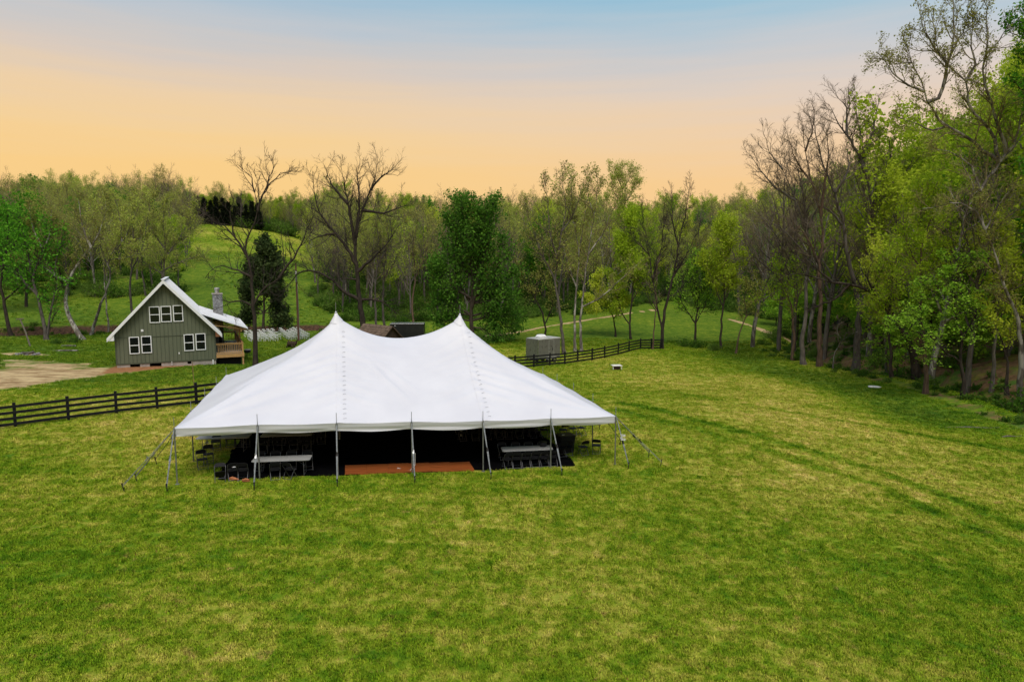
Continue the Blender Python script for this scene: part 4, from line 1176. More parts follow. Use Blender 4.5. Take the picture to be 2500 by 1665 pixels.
# old leaning post on the left
q = at(71, 797); o = empty('leaning_post', q); tag(o, 'grey leaning wooden post with a crossbar by the creek', 'post')
hp = 3.1; MB().tube([(0, 0, -.2), (-.45, 0, 1.6), (-.95, 0, hp)], [.09, .08, .07], 8).build('post', 'post_grey', o)
MB().bar((-1.35, 0, hp - .05), (-.55, 0, hp + .02), .10, .12).build('crossbar', 'post_grey', o)
# ash heap
q = at(64, 817); fp_ = empty('fire_pit', q); tag(fp_, 'ring of grey stones and ash in the yard left of the cabin', 'fire pit')
for k in range(16):
    a_ = k / 16 * 2 * PI; r_ = rnd.uniform(.10, .2)
    x, y = 1.1 * math.cos(a_) + rnd.uniform(-.15, .15), .75 * math.sin(a_) + rnd.uniform(-.1, .1)
    mb = MB().tube([(x - r_, y, .03), (x - r_ * .4, y, .10), (x + r_ * .5, y + .03, .11), (x + r_, y, .03)], [.04, r_ * .8, r_ * .7, .03], 7); mb.build('stone', 'ash_grey', fp_)
for k in range(7):
    a_ = rnd.uniform(0, PI); c_ = np.array([rnd.uniform(-.3, .3), rnd.uniform(-.2, .2), .12 + .03 * k]); d_ = np.array([math.cos(a_), math.sin(a_), rnd.uniform(-.1, .2)]) * .55
    MB().tube([c_ - d_, c_ + d_], .05, 6).build('log', 'bark_grey', fp_)
# pale logs lying in the grass on the left
for px, py, ln_, a_, lb in ((158, 797, 1.6, .1, 'short pale log lying in front of the bushes by the creek'), (150, 808, 2.6, .22, 'long thin pale log lying in the grass left of the cabin')):
    q = at(px, py); o = MB().tube([(-ln_ / 2, 0, .06), (0, .06, .08), (ln_ / 2, 0, .06)], [.09, .10, .07], 7).build('log', 'bark_pale'); o.location = q; o.rotation_euler = (0, 0, a_); tag(o, lb, 'log')
for px, py, ln_, a_, lb in ((2235, 985, 3.4, -.05, 'grey fallen branch lying in the leaves at the edge of the right hand wood'), (2325, 1006, 1.3, .1, 'short grey branch lying on the grass at the right edge')):
    q = at(px, py); o = MB().tube([(-ln_ / 2, 0, .03), (-.2, .1, .05), (ln_ * .3, -.05, .04), (ln_ / 2, 0, .08)], [.03, .045, .03, .015], 7).build('fallen_branch', 'bark_grey'); o.location = q; o.rotation_euler = (0, 0, a_); tag(o, lb, 'branch')
# a white sign board by the dark green tree
q = at(1083, 790); q = P(1098, 800, 95); q[2] = float(zt(q[0], q[1]))
# ------------------------------------------------------------------ rows of white chairs set out on the lawn behind the cabin
mb = MB()
mb.box(-.20, -.20, .42, .20, .20, .46)
mb.hexa([(-.19, .235, .69), (.19, .235, .69), (.19, .265, .69), (-.19, .265, .69), (-.19, .25, .84), (.19, .25, .84), (.19, .28, .84), (-.19, .28, .84)])
for s in (-1, 1):
    mb.bar((s * .19, -.22, 0), (s * .20, .22, .60), .03, .03, (1, 0, 0)); mb.bar((s * .17, .24, 0), (s * .18, -.10, .42), .03, .03, (1, 0, 0))
    mb.bar((s * .20, .21, .56), (s * .20, .24, .62), .03, .03, (1, 0, 0))
wc = mb.build('folding_chair', 'chair_white')
cc = P(630, 772, 95); cgz = 'white folding chairs set out in rows behind the cabin'
tag(wc, 'white folding chair in the rows on the lawn behind the cabin', 'chair', cgz)
ra = math.radians(28); first = True
for r_ in range(7):
    for k in range(12):
        if rnd.random() < .14: continue
        lx, ly = (k - 5.5) * .60 + (.55 if k > 6 else 0), (r_ - 3) * 1.25
        x, y = cc[0] + lx * math.cos(ra) - ly * math.sin(ra), cc[1] + lx * math.sin(ra) + ly * math.cos(ra)
        o = wc if first else wc.copy()
        if not first: C.objects.link(o)
        first = False
        o.location = (x, y, float(zt(x, y))); o.rotation_euler = (0, 0, ra + PI + rnd.uniform(-.08, .08))

# ------------------------------------------------------------------ trees: branches grown level by level, as tapered tubes
def norm(a): return a / (np.linalg.norm(a, axis=-1, keepdims=True) + 1e-9)
def tube_arrays(Pn, R, s):
    """(n,k,3) centre lines and (n,k) radii -> verts, quads"""
    n, k, _ = Pn.shape
    T = norm(np.gradient(Pn, axis=1))
    ref = norm(np.cross(T.mean(1), rng.normal(size=(n, 3))))[:, None, :]
    u = norm(ref - T * (ref * T).sum(-1, keepdims=True)); v = np.cross(T, u)
    a = np.arange(s) * 2 * PI / s
    ring = Pn[:, :, None, :] + R[:, :, None, None] * (np.cos(a)[None, None, :, None] * u[:, :, None, :] + np.sin(a)[None, None, :, None] * v[:, :, None, :])
    idx = np.arange(n * k * s).reshape(n, k, s)
    nx_ = np.roll(idx, -1, axis=2)
    f = np.stack([idx[:, :-1], nx_[:, :-1], nx_[:, 1:], idx[:, 1:]], -1).reshape(-1, 4)
    return ring.reshape(-1, 3), f
class Wood:
    def __init__(s): s.v, s.f, s.n = [], [], 0
    def add(s, Pn, R, sides):
        v, f = tube_arrays(Pn, R, sides); s.v.append(v); s.f.append(f + s.n); s.n += len(v)
    def get(s): return (np.concatenate(s.v), np.concatenate(s.f)) if s.v else (np.zeros((0, 3)), np.zeros((0, 4), int))
def grow(p0, d, ln, r0, k, wander, trop, taper=.8, curl=0.0):
    n = len(p0); Pn = np.zeros((n, k, 3)); Pn[:, 0] = p0; d = norm(d)
    up = np.array([0, 0, 1.])
    for i in range(1, k):
        d = norm(d + rng.normal(size=(n, 3)) * wander + up * (trop if np.ndim(trop) == 0 else trop[:, None]) )
        Pn[:, i] = Pn[:, i - 1] + d * (ln / (k - 1))[:, None]
    t = np.linspace(0, 1, k)
    return Pn, r0[:, None] * (1 - taper * t[None, :])
def sprout(Pn, R, m, t0, t1, ang, lenf, radf, rmin, flat=0.0):
    """m shoots per branch between t0 and t1"""
    n, k, _ = Pn.shape
    t = t0 + (t1 - t0) * (np.arange(m)[None, :] + rng.random((n, m))) / m
    x = t * (k - 1); i = np.clip(x.astype(int), 0, k - 2); fr = (x - i)[..., None]
    bi = np.arange(n)[:, None]
    p = Pn[bi, i] * (1 - fr) + Pn[bi, i + 1] * fr
    tan = norm(Pn[bi, i + 1] - Pn[bi, i])
    r = R[bi, i] * (1 - fr[..., 0]) + R[bi, i + 1] * fr[..., 0]
    perp = norm(np.cross(tan, rng.normal(size=tan.shape)))
    perp[..., 2] *= (1 - flat)
    a = np.radians(ang[0] + (ang[1] - ang[0]) * rng.random((n, m)))[..., None]
    d = norm(tan * np.cos(a) + perp * np.sin(a))
    L_ = np.linalg.norm(Pn[:, 1:] - Pn[:, :-1], axis=-1).sum(1)[:, None]
    ln = L_ * lenf * (1.15 - .6 * t) * (.65 + .7 * rng.random((n, m)))
    return p.reshape(-1, 3), d.reshape(-1, 3), ln.ravel(), np.maximum(r.ravel() * radf, rmin)
def leaves(points, count, size, spread, flat=0.0):
    """small two-triangle leaf sprays scattered round the given points"""
    if count <= 0 or len(points) == 0: return np.zeros((0, 3)), np.zeros((0, 4), int)
    c = points[rng.integers(0, len(points), count)] + rng.normal(size=(count, 3)) * spread * np.array([1, 1, 1 - .5 * flat])
    a = norm(rng.normal(size=(count, 3)) * np.array([1, 1, 1 - .75 * flat])); b_ = norm(np.cross(a, rng.normal(size=(count, 3)) * np.array([1 - .6 * flat, 1 - .6 * flat, 1])))
    s = (size * (.55 + .9 * rng.random(count)))[:, None]
    q = np.stack([c - a * s * .5, c + b_ * s * .32, c + a * s * .5, c - b_ * s * .32], 1)
    return q.reshape(-1, 3), np.arange(count * 4).reshape(-1, 4)
def resample(pts, k):
    pts = np.asarray(pts, float); d = np.r_[0, np.cumsum(np.linalg.norm(np.diff(pts, axis=0), axis=1))]
    # smooth (Catmull-Rom like) interpolation
    t = np.linspace(0, d[-1], k); out_ = np.zeros((k, 3))
    m = np.gradient(pts, d, axis=0) if len(pts) > 2 else np.repeat(((pts[-1] - pts[0]) / d[-1])[None], len(pts), 0)
    for a_, tt in enumerate(t):
        i = min(int(np.searchsorted(d, tt, 'right')) - 1, len(pts) - 2); h = d[i + 1] - d[i]; x = (tt - d[i]) / h
        out_[a_] = (2 * x**3 - 3 * x**2 + 1) * pts[i] + (x**3 - 2 * x**2 + x) * h * m[i] + (-2 * x**3 + 3 * x**2) * pts[i + 1] + (x**3 - x**2) * h * m[i + 1]
    return out_
def finish(root_name, wood_t, wood_c, lv, lf_, mats, parent, link=True):
    tv, tf_ = wood_t.get()
    cv, cf = wood_c.get()
    objs = []
    o = mesh_obj('trunk', tv, tf_, mats[0], parent, smooth=True, link=link); objs.append(o)
    nv_ = len(cv)
    v = np.concatenate([cv, lv]) if len(lv) else cv
    f = np.concatenate([cf, lf_ + nv_]) if len(lf_) else cf
    mi = np.r_[np.zeros(len(cf), int), np.ones(len(lf_), int)]
    o = mesh_obj('crown', v, f, [mats[1], mats[2]], parent, midx=mi, link=link); objs.append(o)
    return objs

# --- generic woodland trees (origin at the foot), a small library whose meshes are shared
def woodland(H, kind):
    W, Cn = Wood(), Wood()
    lean = rng.normal(size=3) * np.array([.05, .05, 0])
    r0 = H * .011 + .04
    nst = 1
    tr_, R = grow(np.zeros((nst, 3)) - [0, 0, .3], np.array([[lean[0], lean[1], 1.]]), np.array([H * .88]), np.array([r0]), 12, .045, .03, .86)
    W.add(tr_, R, 7)
    spec = dict(bare=(18, .40, 9, 7), bud=(18, .42, 9, 6), spring=(17, .44, 7, 5), green=(17, .44, 6, 4), under=(13, .55, 6, 4))[kind]
    low = dict(bare=.30, bud=.27, spring=.22, green=.22, under=.25)[kind]
    p, d, ln, r = sprout(tr_, R, spec[0], low, .98, (28, 62), spec[1], .55, .03)
    B1, R1 = grow(p, d, ln, r, 7, .13, .10 if kind != 'under' else .0, .8)
    W.add(B1, R1, 5)
    p, d, ln, r = sprout(B1, R1, spec[2], .15, 1., (25, 60), .42, .55, .018)
    if kind in ('spring', 'green', 'under'): r = r * .62
    B2, R2 = grow(p, d, ln, r, 5, .16, .07 if kind != 'under' else -.02, .75)
    Cn.add(B2, R2, 3)
    p, d, ln, r = sprout(B2, R2, spec[3], .15, 1., (25, 60), .50, .6, .012)
    if kind in ('spring', 'green', 'under'): r = np.maximum(r * .62, .006)
    B3, R3 = grow(p, d, ln, r, 3, .18, .06, .6)
    Cn.add(B3, R3, 3)
    pts = np.concatenate([B3[:, 1:].reshape(-1, 3), B2[:, 2:].reshape(-1, 3)])
    cnt, size, spr, flat = dict(bare=(0, 0, 0, 0), bud=(4200, .20, .26, 0), spring=(6400, .27, .34, .2), green=(6500, .34, .42, .1), under=(4600, .24, .24, .75))[kind]
    lv, lf_ = leaves(pts, cnt, size, spr, flat)
    return W, Cn, lv, lf_
def cedar(H):
    W, Cn = Wood(), Wood()
    tr_, R = grow(np.zeros((1, 3)), np.array([[0, 0, 1.]]), np.array([H]), np.array([.16]), 8, .02, .02, .9); W.add(tr_, R, 6)
    p, d, ln, r = sprout(tr_, R, 60, .06, .97, (50, 85), .22, .4, .012)
    ln = np.maximum(.3, (1 - p[:, 2] / H) ** .8 * H * .24 * (.7 + .5 * rng.random(len(p))))
    B1, R1 = grow(p, d, ln, r, 5, .10, .08, .8); Cn.add(B1, R1, 3)
    lv, lf_ = leaves(B1.reshape(-1, 3), 3600, .42, .24, 0)
    return W, Cn, lv, lf_
def shrub(H, n=26, cnt=900, size=.2):
    W, Cn = Wood(), Wood()
    d = norm(np.c_[rng.normal(size=(n, 2)), np.abs(rng.normal(size=n)) + .5])
    B, R = grow(np.zeros((n, 3)) + rng.normal(size=(n, 3)) * [.25, .25, 0], d, H * (.6 + .6 * rng.random(n)), np.full(n, .02), 5, .15, .05, .7); W.add(B[:5], R[:5], 4); Cn.add(B[5:], R[5:], 3)
    lv, lf_ = leaves(B[:, 1:].reshape(-1, 3), cnt, size, .20 * H / 1.5, 0)
    return W, Cn, lv, lf_
LIB = {}
def lib(key, builder, mats):
    W, Cn, lv, lf_ = builder
    a, b_ = finish(key, W, Cn, lv, lf_, mats, None, link=False)
    LIB.setdefault(key, []).append((a.data, b_.data))
    bpy.data.objects.remove(a); bpy.data.objects.remove(b_)
for H in (17, 19): lib('bare', woodland(H, 'bare'), ('bark_grey', 'twig_brown', 'leaf_bud'))
for H in (16, 18, 20): lib('bud', woodland(H, 'bud'), ('bark_grey', 'twig_olive', 'leaf_bud'))
for H in (15, 17, 19): lib('spring', woodland(H, 'spring'), ('bark_grey', 'twig_olive', 'leaf_spring'))
for H in (14, 17): lib('green', woodland(H, 'green'), ('bark_dark', 'twig_dark', 'leaf_green'))
for H in (6, 7.5): lib('under', woodland(H, 'under'), ('bark_dark', 'twig_dark', 'leaf_bright'))
lib('pale', woodland(18, 'bare'), ('bark_pale', 'twig_olive', 'leaf_bud'))
for H in (8, 9): lib('cedar', cedar(H), ('bark_dark', 'twig_dark', 'cedar_needle'))
for H in (1.3, 1.9): lib('shrub', shrub(H), ('bark_dark', 'twig_brown', 'leaf_shrub'))
lib('ivy', shrub(.55, 18, 420, .13), ('bark_dark', 'twig_dark', 'leaf_shrub'))
def put_tree(key, x, y, lab, group, scale=1.0, name=None, cat='tree', variant=None, sink=.0):
    lb = LIB[key]; td, cd = lb[rnd.randrange(len(lb)) if variant is None else variant]
    root = empty(name or {'cedar': 'cedar_tree', 'shrub': 'shrub', 'under': 'small_tree'}.get(key, 'woodland_tree'), (x, y, float(zt(x, y)) - .1 - sink), rnd.uniform(0, 6.28))
    root.scale = (scale * rnd.uniform(.9, 1.1), scale * rnd.uniform(.9, 1.1), scale)
    for nm, me in (('trunk', td), ('crown', cd)):
        o = bpy.data.objects.new(nm, me); C.objects.link(o); o.parent = root
    return tag(root, lab, cat, group)

# --- where the woods stand
def scatter(x0, x1, y0, y1, step, ok):
    """jittered grid points that satisfy ok(x, y)"""
    xs, ys = np.meshgrid(np.arange(x0, x1, step), np.arange(y0, y1, step))
    xs = xs + rng.uniform(-.42, .42, xs.shape) * step; ys = ys + rng.uniform(-.42, .42, ys.shape) * step
    m = ok(xs, ys)
    return np.c_[xs[m], ys[m]]
zl = scatter(-230, -40, 112, 260, 6.6, lambda x, y: (pxof(x, y) < 432 + 10 * (y > 150) * (y < 205) - (y < 150) * 20) & (pxof(x, y) > -260) & (y > 126 + .0 * x))
zr = scatter(-210, -30, 236, 330, 5.6, lambda x, y: (pxof(x, y) > 290) & (pxof(x, y) < 790) & (y > 240 + np.maximum(0, pxof(x, y) - 440) * -.06))
def okc(x, y):
    px = pxof(x, y); front = np.interp(px, [700, 760, 1180, 1200, 1350, 1480, 1560, 1640, 1800, 1900], [150, 121, 119, 121, 127, 143, 146, 128, 120, 110])
    return (px > 722) & (px < 1990) & (y > front) & (toe_side(x, y) < 3)
zc = scatter(-70, 175, 112, 268, 6.3, okc)
def okh(x, y):
    px = pxof(x, y); return (toe_side(x, y) > 3.5) & (px < 2800) & (px > 1500)
zh = scatter(34, 190, 30, 250, 5.4, okh)
zones = [(zl, 62, {'bud': .42, 'spring': .10, 'green': .08, 'bare': .34, 'pale': .06}, 'on the slope left of the cabin', 'woodland trees on the left slope'),
         (zr, 34, {'spring': .42, 'bud': .34, 'bare': .2, 'green': .04}, 'on the ridge beyond the meadow', 'woodland trees on the ridge'),
         (zc, 84, {'bud': .32, 'bare': .36, 'spring': .25, 'green': .02, 'pale': .05}, 'in the wood beyond the trail', 'woodland trees beyond the trail'),
         (zh, 74, {'spring': .82, 'bud': .05, 'green': .13}, 'in the wood climbing the right hand hill', 'woodland trees on the right hand hill')]
kl = {'bare': 'leafless grey brown tree ', 'bud': 'thin olive tree in bud ', 'spring': 'light green spring tree ', 'green': 'full dark green tree ', 'pale': 'pale barked leafless tree '}
rest = []
KEYS = ['bare', 'bud', 'spring', 'green', 'pale']
for pts, nmax, mix, where, grp in zones:
    d = np.hypot(pts[:, 0], pts[:, 1])
    order = np.argsort(d + (np.abs(pxof(pts[:, 0], pts[:, 1]) - 1177) > 1260) * 60)
    for rank, i in enumerate(order):
        key = rnd.choices(list(mix), list(mix.values()))[0]
        sc_ = rnd.uniform(.82, 1.12)
        if grp.endswith('ridge'): sc_ *= .70
        if grp.endswith('left slope'): sc_ *= .9
        if grp.endswith('hill'): sc_ *= 1.10 + .10 * (pxof(pts[i, 0], pts[i, 1]) > 1960)
        if rank < nmax: put_tree(key, pts[i, 0], pts[i, 1], kl[key] + where, grp, sc_)
        else: rest.append((pts[i, 0], pts[i, 1], key, sc_))
for px, y_, sc_, key in ((1738, 92, 1.25, 'pale'), (1800, 86, 1.3, 'bare'), (1835, 84, 1.3, 'bare'), (1905, 78, 1.4, 'bare'), (2010, 72, 1.35, 'pale'), (2160, 56, 1.1, 'pale'), (2245, 54, 1.1, 'bare'), (1870, 90, 1.3, 'pale')):
    x = (px - 1177) / F * y_ * cp
    put_tree(key, x, y_, {'bare': 'tall thin leafless tree among the trunks along the right hand wood edge', 'bud': 'tall thin budding tree among the trunks along the right hand wood edge', 'pale': 'tall thin pale barked tree among the trunks along the right hand wood edge'}[key], 'thin trees along the right hand wood edge', sc_, 'woodland_tree')
for x_px, y_ in ((432, 237), (447, 235), (462, 236), (476, 236), (490, 237), (503, 235), (517, 236), (531, 236), (545, 235), (558, 236), (571, 235), (584, 234), (597, 233), (439, 241), (470, 242), (500, 241), (528, 241), (556, 240), (582, 239)):
    x = (x_px - 1177) / F * y_ * cp
    put_tree('cedar', x, y_, 'dark cedar in the row at the top edge of the meadow', 'cedars along the top of the meadow', rnd.uniform(.85, 1.15))
# the rest of the woods, too many to count: one object that sets the same trees on points
lc = bpy.data.collections.new('tree_library')
kidx = {}; tot = 0
for key in KEYS:
    for vi, (td, cd) in enumerate(LIB[key]):
        bm = bmesh.new(); bm.from_mesh(td); k0 = len(bm.faces); bm.from_mesh(cd); bm.faces.ensure_lookup_table()
        me = bpy.data.meshes.new('wood_tree'); 
        mi = np.zeros(len(td.polygons) + len(cd.polygons), np.int32); cm = np.zeros(len(cd.polygons), np.int32); cd.polygons.foreach_get('material_index', cm); mi[len(td.polygons):] = cm + 1
        bm.to_mesh(me); bm.free()
        for mm in list(td.materials) + list(cd.materials): me.materials.append(mm)
        me.polygons.foreach_set('material_index', mi)
        o = bpy.data.objects.new('%03d_wood_tree' % tot, me); lc.objects.link(o); kidx[(key, vi)] = tot; tot += 1
me = bpy.data.meshes.new('distant_wood')
co = np.array([(x, y, float(zt(x, y)) - .1) for x, y, _, _ in rest]); me.vertices.add(len(co)); me.vertices.foreach_set('co', co.astype(np.float32).ravel())
def pattr(me, nm, ty, vals):
    a_ = me.attributes.new(nm, ty, 'POINT'); a_.data.foreach_set('value', vals)
pattr(me, 'pick', 'INT', np.array([kidx[(k_, rnd.randrange(len(LIB[k_])))] for _, _, k_, _ in rest], np.int32))
pattr(me, 'size', 'FLOAT', np.array([s_ for *_, s_ in rest], np.float32))
pattr(me, 'turn', 'FLOAT', rng.uniform(0, 6.28, len(rest)).astype(np.float32))
dw = bpy.data.objects.new('distant_wood', me); C.objects.link(dw); tag(dw, kind='stuff')
def scatter_nodes(name, coll):
    g = bpy.data.node_groups.new(name, 'GeometryNodeTree')
    g.interface.new_socket('Geometry', in_out='INPUT', socket_type='NodeSocketGeometry'); g.interface.new_socket('Geometry', in_out='OUTPUT', socket_type='NodeSocketGeometry')
    gi, go = g.nodes.new('NodeGroupInput'), g.nodes.new('NodeGroupOutput')
    ci = g.nodes.new('GeometryNodeCollectionInfo'); ci.inputs['Collection'].default_value = coll; ci.inputs['Separate Children'].default_value = True; ci.inputs['Reset Children'].default_value = True
    ip = g.nodes.new('GeometryNodeInstanceOnPoints'); ip.inputs['Pick Instance'].default_value = True
    def na(nm, ty):
        n_ = g.nodes.new('GeometryNodeInputNamedAttribute'); n_.data_type = ty; n_.inputs['Name'].default_value = nm; return n_.outputs['Attribute']
    cx = g.nodes.new('ShaderNodeCombineXYZ'); g.links.new(na('turn', 'FLOAT'), cx.inputs['Z'])
    er = g.nodes.new('FunctionNodeEulerToRotation'); g.links.new(cx.outputs[0], er.inputs[0])
    cs = g.nodes.new('ShaderNodeCombineXYZ'); sz = na('size', 'FLOAT')
    for k_ in 'XYZ': g.links.new(sz, cs.inputs[k_])
    g.links.new(gi.outputs[0], ip.inputs['Points']); g.links.new(ci.outputs[0], ip.inputs['Instance'])
    g.links.new(na('pick', 'INT'), ip.inputs['Instance Index']); g.links.new(er.outputs[0], ip.inputs['Rotation']); g.links.new(cs.outputs[0], ip.inputs['Scale'])
    g.links.new(ip.outputs[0], go.inputs[0])
    return g
md = dw.modifiers.new('trees', 'NODES'); md.node_group = scatter_nodes('wood_scatter', lc)

# understorey: low leafy plants under the right hand wood, along the creek and at the foot of the far wood
ic = bpy.data.collections.new('undergrowth_library')
for i, key in enumerate(('ivy', 'shrub', 'shrub')):
    td, cd = LIB[key][min(i - 1, len(LIB[key]) - 1) if i else 0]
    o = bpy.data.objects.new('%03d_plant' % i, cd); ic.objects.link(o)
def understorey(name, pts, pick, size):
    me = bpy.data.meshes.new(name); co = np.c_[pts, zt(pts[:, 0], pts[:, 1]) - .03]
    me.vertices.add(len(co)); me.vertices.foreach_set('co', co.astype(np.float32).ravel())
    pattr(me, 'pick', 'INT', pick.astype(np.int32)); pattr(me, 'size', 'FLOAT', size.astype(np.float32)); pattr(me, 'turn', 'FLOAT', rng.uniform(0, 6.28, len(pts)).astype(np.float32))
    o = bpy.data.objects.new(name, me); C.objects.link(o); tag(o, kind='stuff')
    md = o.modifiers.new('plants', 'NODES'); md.node_group = scatter_nodes(name + '_scatter', ic)
a1 = scatter(28, 62, 30, 112, 1.25, lambda x, y: (toe_side(x, y) > -3.6 + 1.2 * wavy(x, y)) & (toe_side(x, y) < 13) & (wavy(x, y, 2.3) + .5 * wavy(x, y, 5) > -.25 + .06 * np.maximum(0, toe_side(x, y))))
understorey('undergrowth', a1, (rng.random(len(a1)) < .06).astype(int) * rng.integers(1, 3, len(a1)), .45 + .6 * rng.random(len(a1)))
a2 = scatter(-60, 70, 112, 150, 1.9, lambda x, y: okc(x, y + 2.5) & (okc(x, y - 9) == False) & (wavy(x, y, 2) > -.35))
understorey('thicket', a2, rng.integers(0, 3, len(a2)), .7 + .6 * rng.random(len(a2)))
a4 = scatter(-140, -40, 232, 262, 1.8, lambda x, y: (pxof(x, y) > 560) & (pxof(x, y) < 800) & (y > 234))
understorey('ridge_brush', a4, rng.integers(1, 3, len(a4)), 1.3 + .9 * rng.random(len(a4)))
a5 = np.concatenate([scatter(-230, -40, 130, 250, 3.6, lambda x, y: (pxof(x, y) < 425) & (pxof(x, y) > -260) & (wavy(x, y, 1.6) > -.15)), scatter(-70, 175, 124, 230, 3.4, lambda x, y: okc(x, y - 4) & (wavy(x, y, 1.6) > -.4))])
understorey('wood_brush', a5, rng.integers(1, 3, len(a5)), .8 + .9 * rng.random(len(a5)))
a3 = scatter(-110, 30, 84, 122, 1.3, lambda x, y: (seg_dist(x, y, CREEK)[0] < 4.2) & (wavy(x, y, 2) + .4 * wavy(x, y, 6) > .28))
understorey('creek_weeds', a3, np.where(rng.random(len(a3)) < .2, 1, 0), .5 + .6 * rng.random(len(a3)))
for px, py, sc_, lb in ((130, 791, .62, 'dark low bush by the creek, left one of a pair'), (168, 789, .75, 'dark low bush by the creek, right one of a pair beside a leaning trunk'),
                        (2338, 950, 1.1, 'dense dark green bush at the right edge where the wood meets the grass'), (1600, 800, .9, 'dark bush at the foot of a light green tree by the fence end'), (1570, 797, .7, 'dark bush just right of the fence end'), (1640, 806, .8, 'dark bush between two small trees right of the fence end'),
                        (1800, 772, .85, 'small dark bush standing alone by the end of the pale path')):
    q = at(px, py); put_tree('shrub', q[0], q[1], lb, None, sc_, 'bush', 'bush')
for px, y_, lab in ((2150, 66, 'bright green small tree behind the straight reddish trunk'), (2040, 72, 'bright green small tree behind the long arched limb'), (2225, 58, 'bright green small tree behind the curved trunk at the right'), (2330, 56, 'bright green small tree at the right edge of the photo'), (2290, 72, 'bright green small tree half hidden up the slope'), (2080, 62, 'bright green small tree left of the straight reddish trunk'), (2180, 76, 'bright green small tree up the slope behind the straight reddish trunk'), (2250, 66, 'bright green small tree up the slope right of the curved trunk'), (2345, 66, 'bright green small tree up the slope at the very right edge'), (2000, 82, 'bright green small tree right of the thick forked trunk'), (1955, 90, 'bright green small tree behind the thick forked trunk'), (2310, 80, 'bright green small tree high on the slope near the right edge'), (2140, 90, 'bright green small tree farthest back in the right hand wood'), (1840, 100, 'bright green small tree behind the first trunks of the right hand row'), (2100, 80, 'bright green small tree deep in the right hand wood'), (1900, 96, 'bright green small tree beyond the trunks left of the arched limb'), (1790, 112, 'bright green small tree near the end of the path')):
    x = (px - 1177) / F * y_ * cp; put_tree('under', x, y_, lab, 'bright green small trees in the right hand wood', rnd.uniform(.85, 1.1))
# ------------------------------------------------------------------ the trees one can tell apart: each limb surveyed, twigs grown on it
def hero(lab, base, Y, limbs, mats, r=.3, twig=1.0, leaf_=(0, .2, .2), depth=1.0, name='tree', group=None, flat=0.0, up=.09, sub=(7, 6), ln1=2.6):
    """limbs: lists of pixels; the first starts at the foot. Depth of each limb wanders so that the crown is round"""
    bx = P(base[0], base[1], Y); gz = float(zt(bx[0], bx[1]))
    W, Cn = Wood(), Wood(); ends = []
    chains = []
    for li, pts in enumerate(limbs):
        k0 = pts[0]
        p3 = []
        dY = 0.0
        drift = rng.uniform(-.16, .16) * depth if li else rng.uniform(-.02, .02)
        start = None
        if li:      # start exactly on the nearest earlier limb
            q = P(k0[0], k0[1], Y)
            allp = np.concatenate(chains); j = int(np.argmin(np.abs(allp[:, 0] - q[0]) + np.abs(allp[:, 2] - q[2]))); start = allp[j]
            dY = start[1] - Y
        tot_ = 0; prev = None
        for px in pts:
            q = P(px[0], px[1], Y)
            if prev is not None: tot_ += np.linalg.norm(q - prev)
            prev = q
            q = P(px[0], px[1], Y + dY + drift * tot_)
            p3.append(q)
        if li: p3[0] = start
        else: p3[0] = np.array([p3[0][0], p3[0][1], gz - .25])
        ch = resample(p3, max(8, int(4 + tot_ * 1.1)))
        ch[1:-1] += rng.normal(size=ch[1:-1].shape) * .045
        ln = np.linalg.norm(np.diff(ch, axis=0), axis=1).sum()
        rr_ = r
        if li: 
            rr_ = r * .52 * min(1, (ln / 8) ** .6)
        R = rr_ * ((1 - .965 * np.linspace(0, 1, len(ch)) ** .8)); R = np.maximum(R, .02)
        if li == 0: R *= .88
        if li == 0: R[0] *= 1.5; R[1] *= 1.12
        W.add(ch[None], R[None], 8)
        chains.append(ch)
        t0 = .42 if li == 0 else .12
        m_ = max(4, int(ln * (1 - t0) * 1.7 * twig))
        lenf = ln1 / max(ln, 1e-3)
        p, d, l_, r_ = sprout(ch[None], R[None], m_, t0, .99, (22, 58), lenf, .6, .024)
        ends.append((p, d, l_, r_))
    p = np.concatenate([e[0] for e in ends]); d = np.concatenate([e[1] for e in ends]); l_ = np.concatenate([e[2] for e in ends]); r_ = np.clip(np.concatenate([e[3] for e in ends]), .024, .06)
    B1, R1 = grow(p, d, l_, r_, 7, .14, up, .8); Cn.add(B1, R1, 4)
    p, d, l_, r_ = sprout(B1, R1, sub[0], .12, 1., (22, 55), .48, .6, .015)
    B2, R2 = grow(p, d, l_, r_, 4, .16, up * .7, .7); Cn.add(B2, R2, 3)
    p, d, l_, r_ = sprout(B2, R2, sub[1], .1, 1., (20, 55), .55, .65, .0105)
    B3, R3 = grow(p, d, l_, r_, 3, .16, up * .5, .6); Cn.add(B3, R3, 3)
    pts = np.concatenate([B3[:, 1:].reshape(-1, 3), B2[:, 1:].reshape(-1, 3)])
    n_leaf = int(leaf_[0] * len(B3)) if leaf_[0] < 50 else int(leaf_[0])
    lv, lf_ = leaves(pts, n_leaf, leaf_[1], leaf_[2], flat)
    root = empty(name, (bx[0], bx[1], gz)); off = np.array([bx[0], bx[1], gz])
    W.v = [v - off for v in W.v]; Cn.v = [v - off for v in Cn.v]
    finish(name, W, Cn, lv - off if len(lv) else lv, lf_, mats, root)
    return tag(root, lab, 'tree', group)
DK = ('bark_dark', 'twig_dark', 'leaf_bud'); GY_ = ('bark_grey', 'twig_brown', 'leaf_bud'); RD = ('bark_red', 'twig_brown', 'leaf_bud'); PL = ('bark_pale', 'twig_olive', 'leaf_bud')
RS = ('bark_red', 'twig_olive', 'leaf_spring'); DS = ('bark_dark', 'twig_olive', 'leaf_spring'); GS = ('bark_grey', 'twig_olive', 'leaf_spring')
GN = ('bark_dark', 'twig_dark', 'leaf_green'); SP = ('bark_dark', 'twig_olive', 'leaf_spring'); BR = ('bark_dark', 'twig_dark', 'leaf_bright')
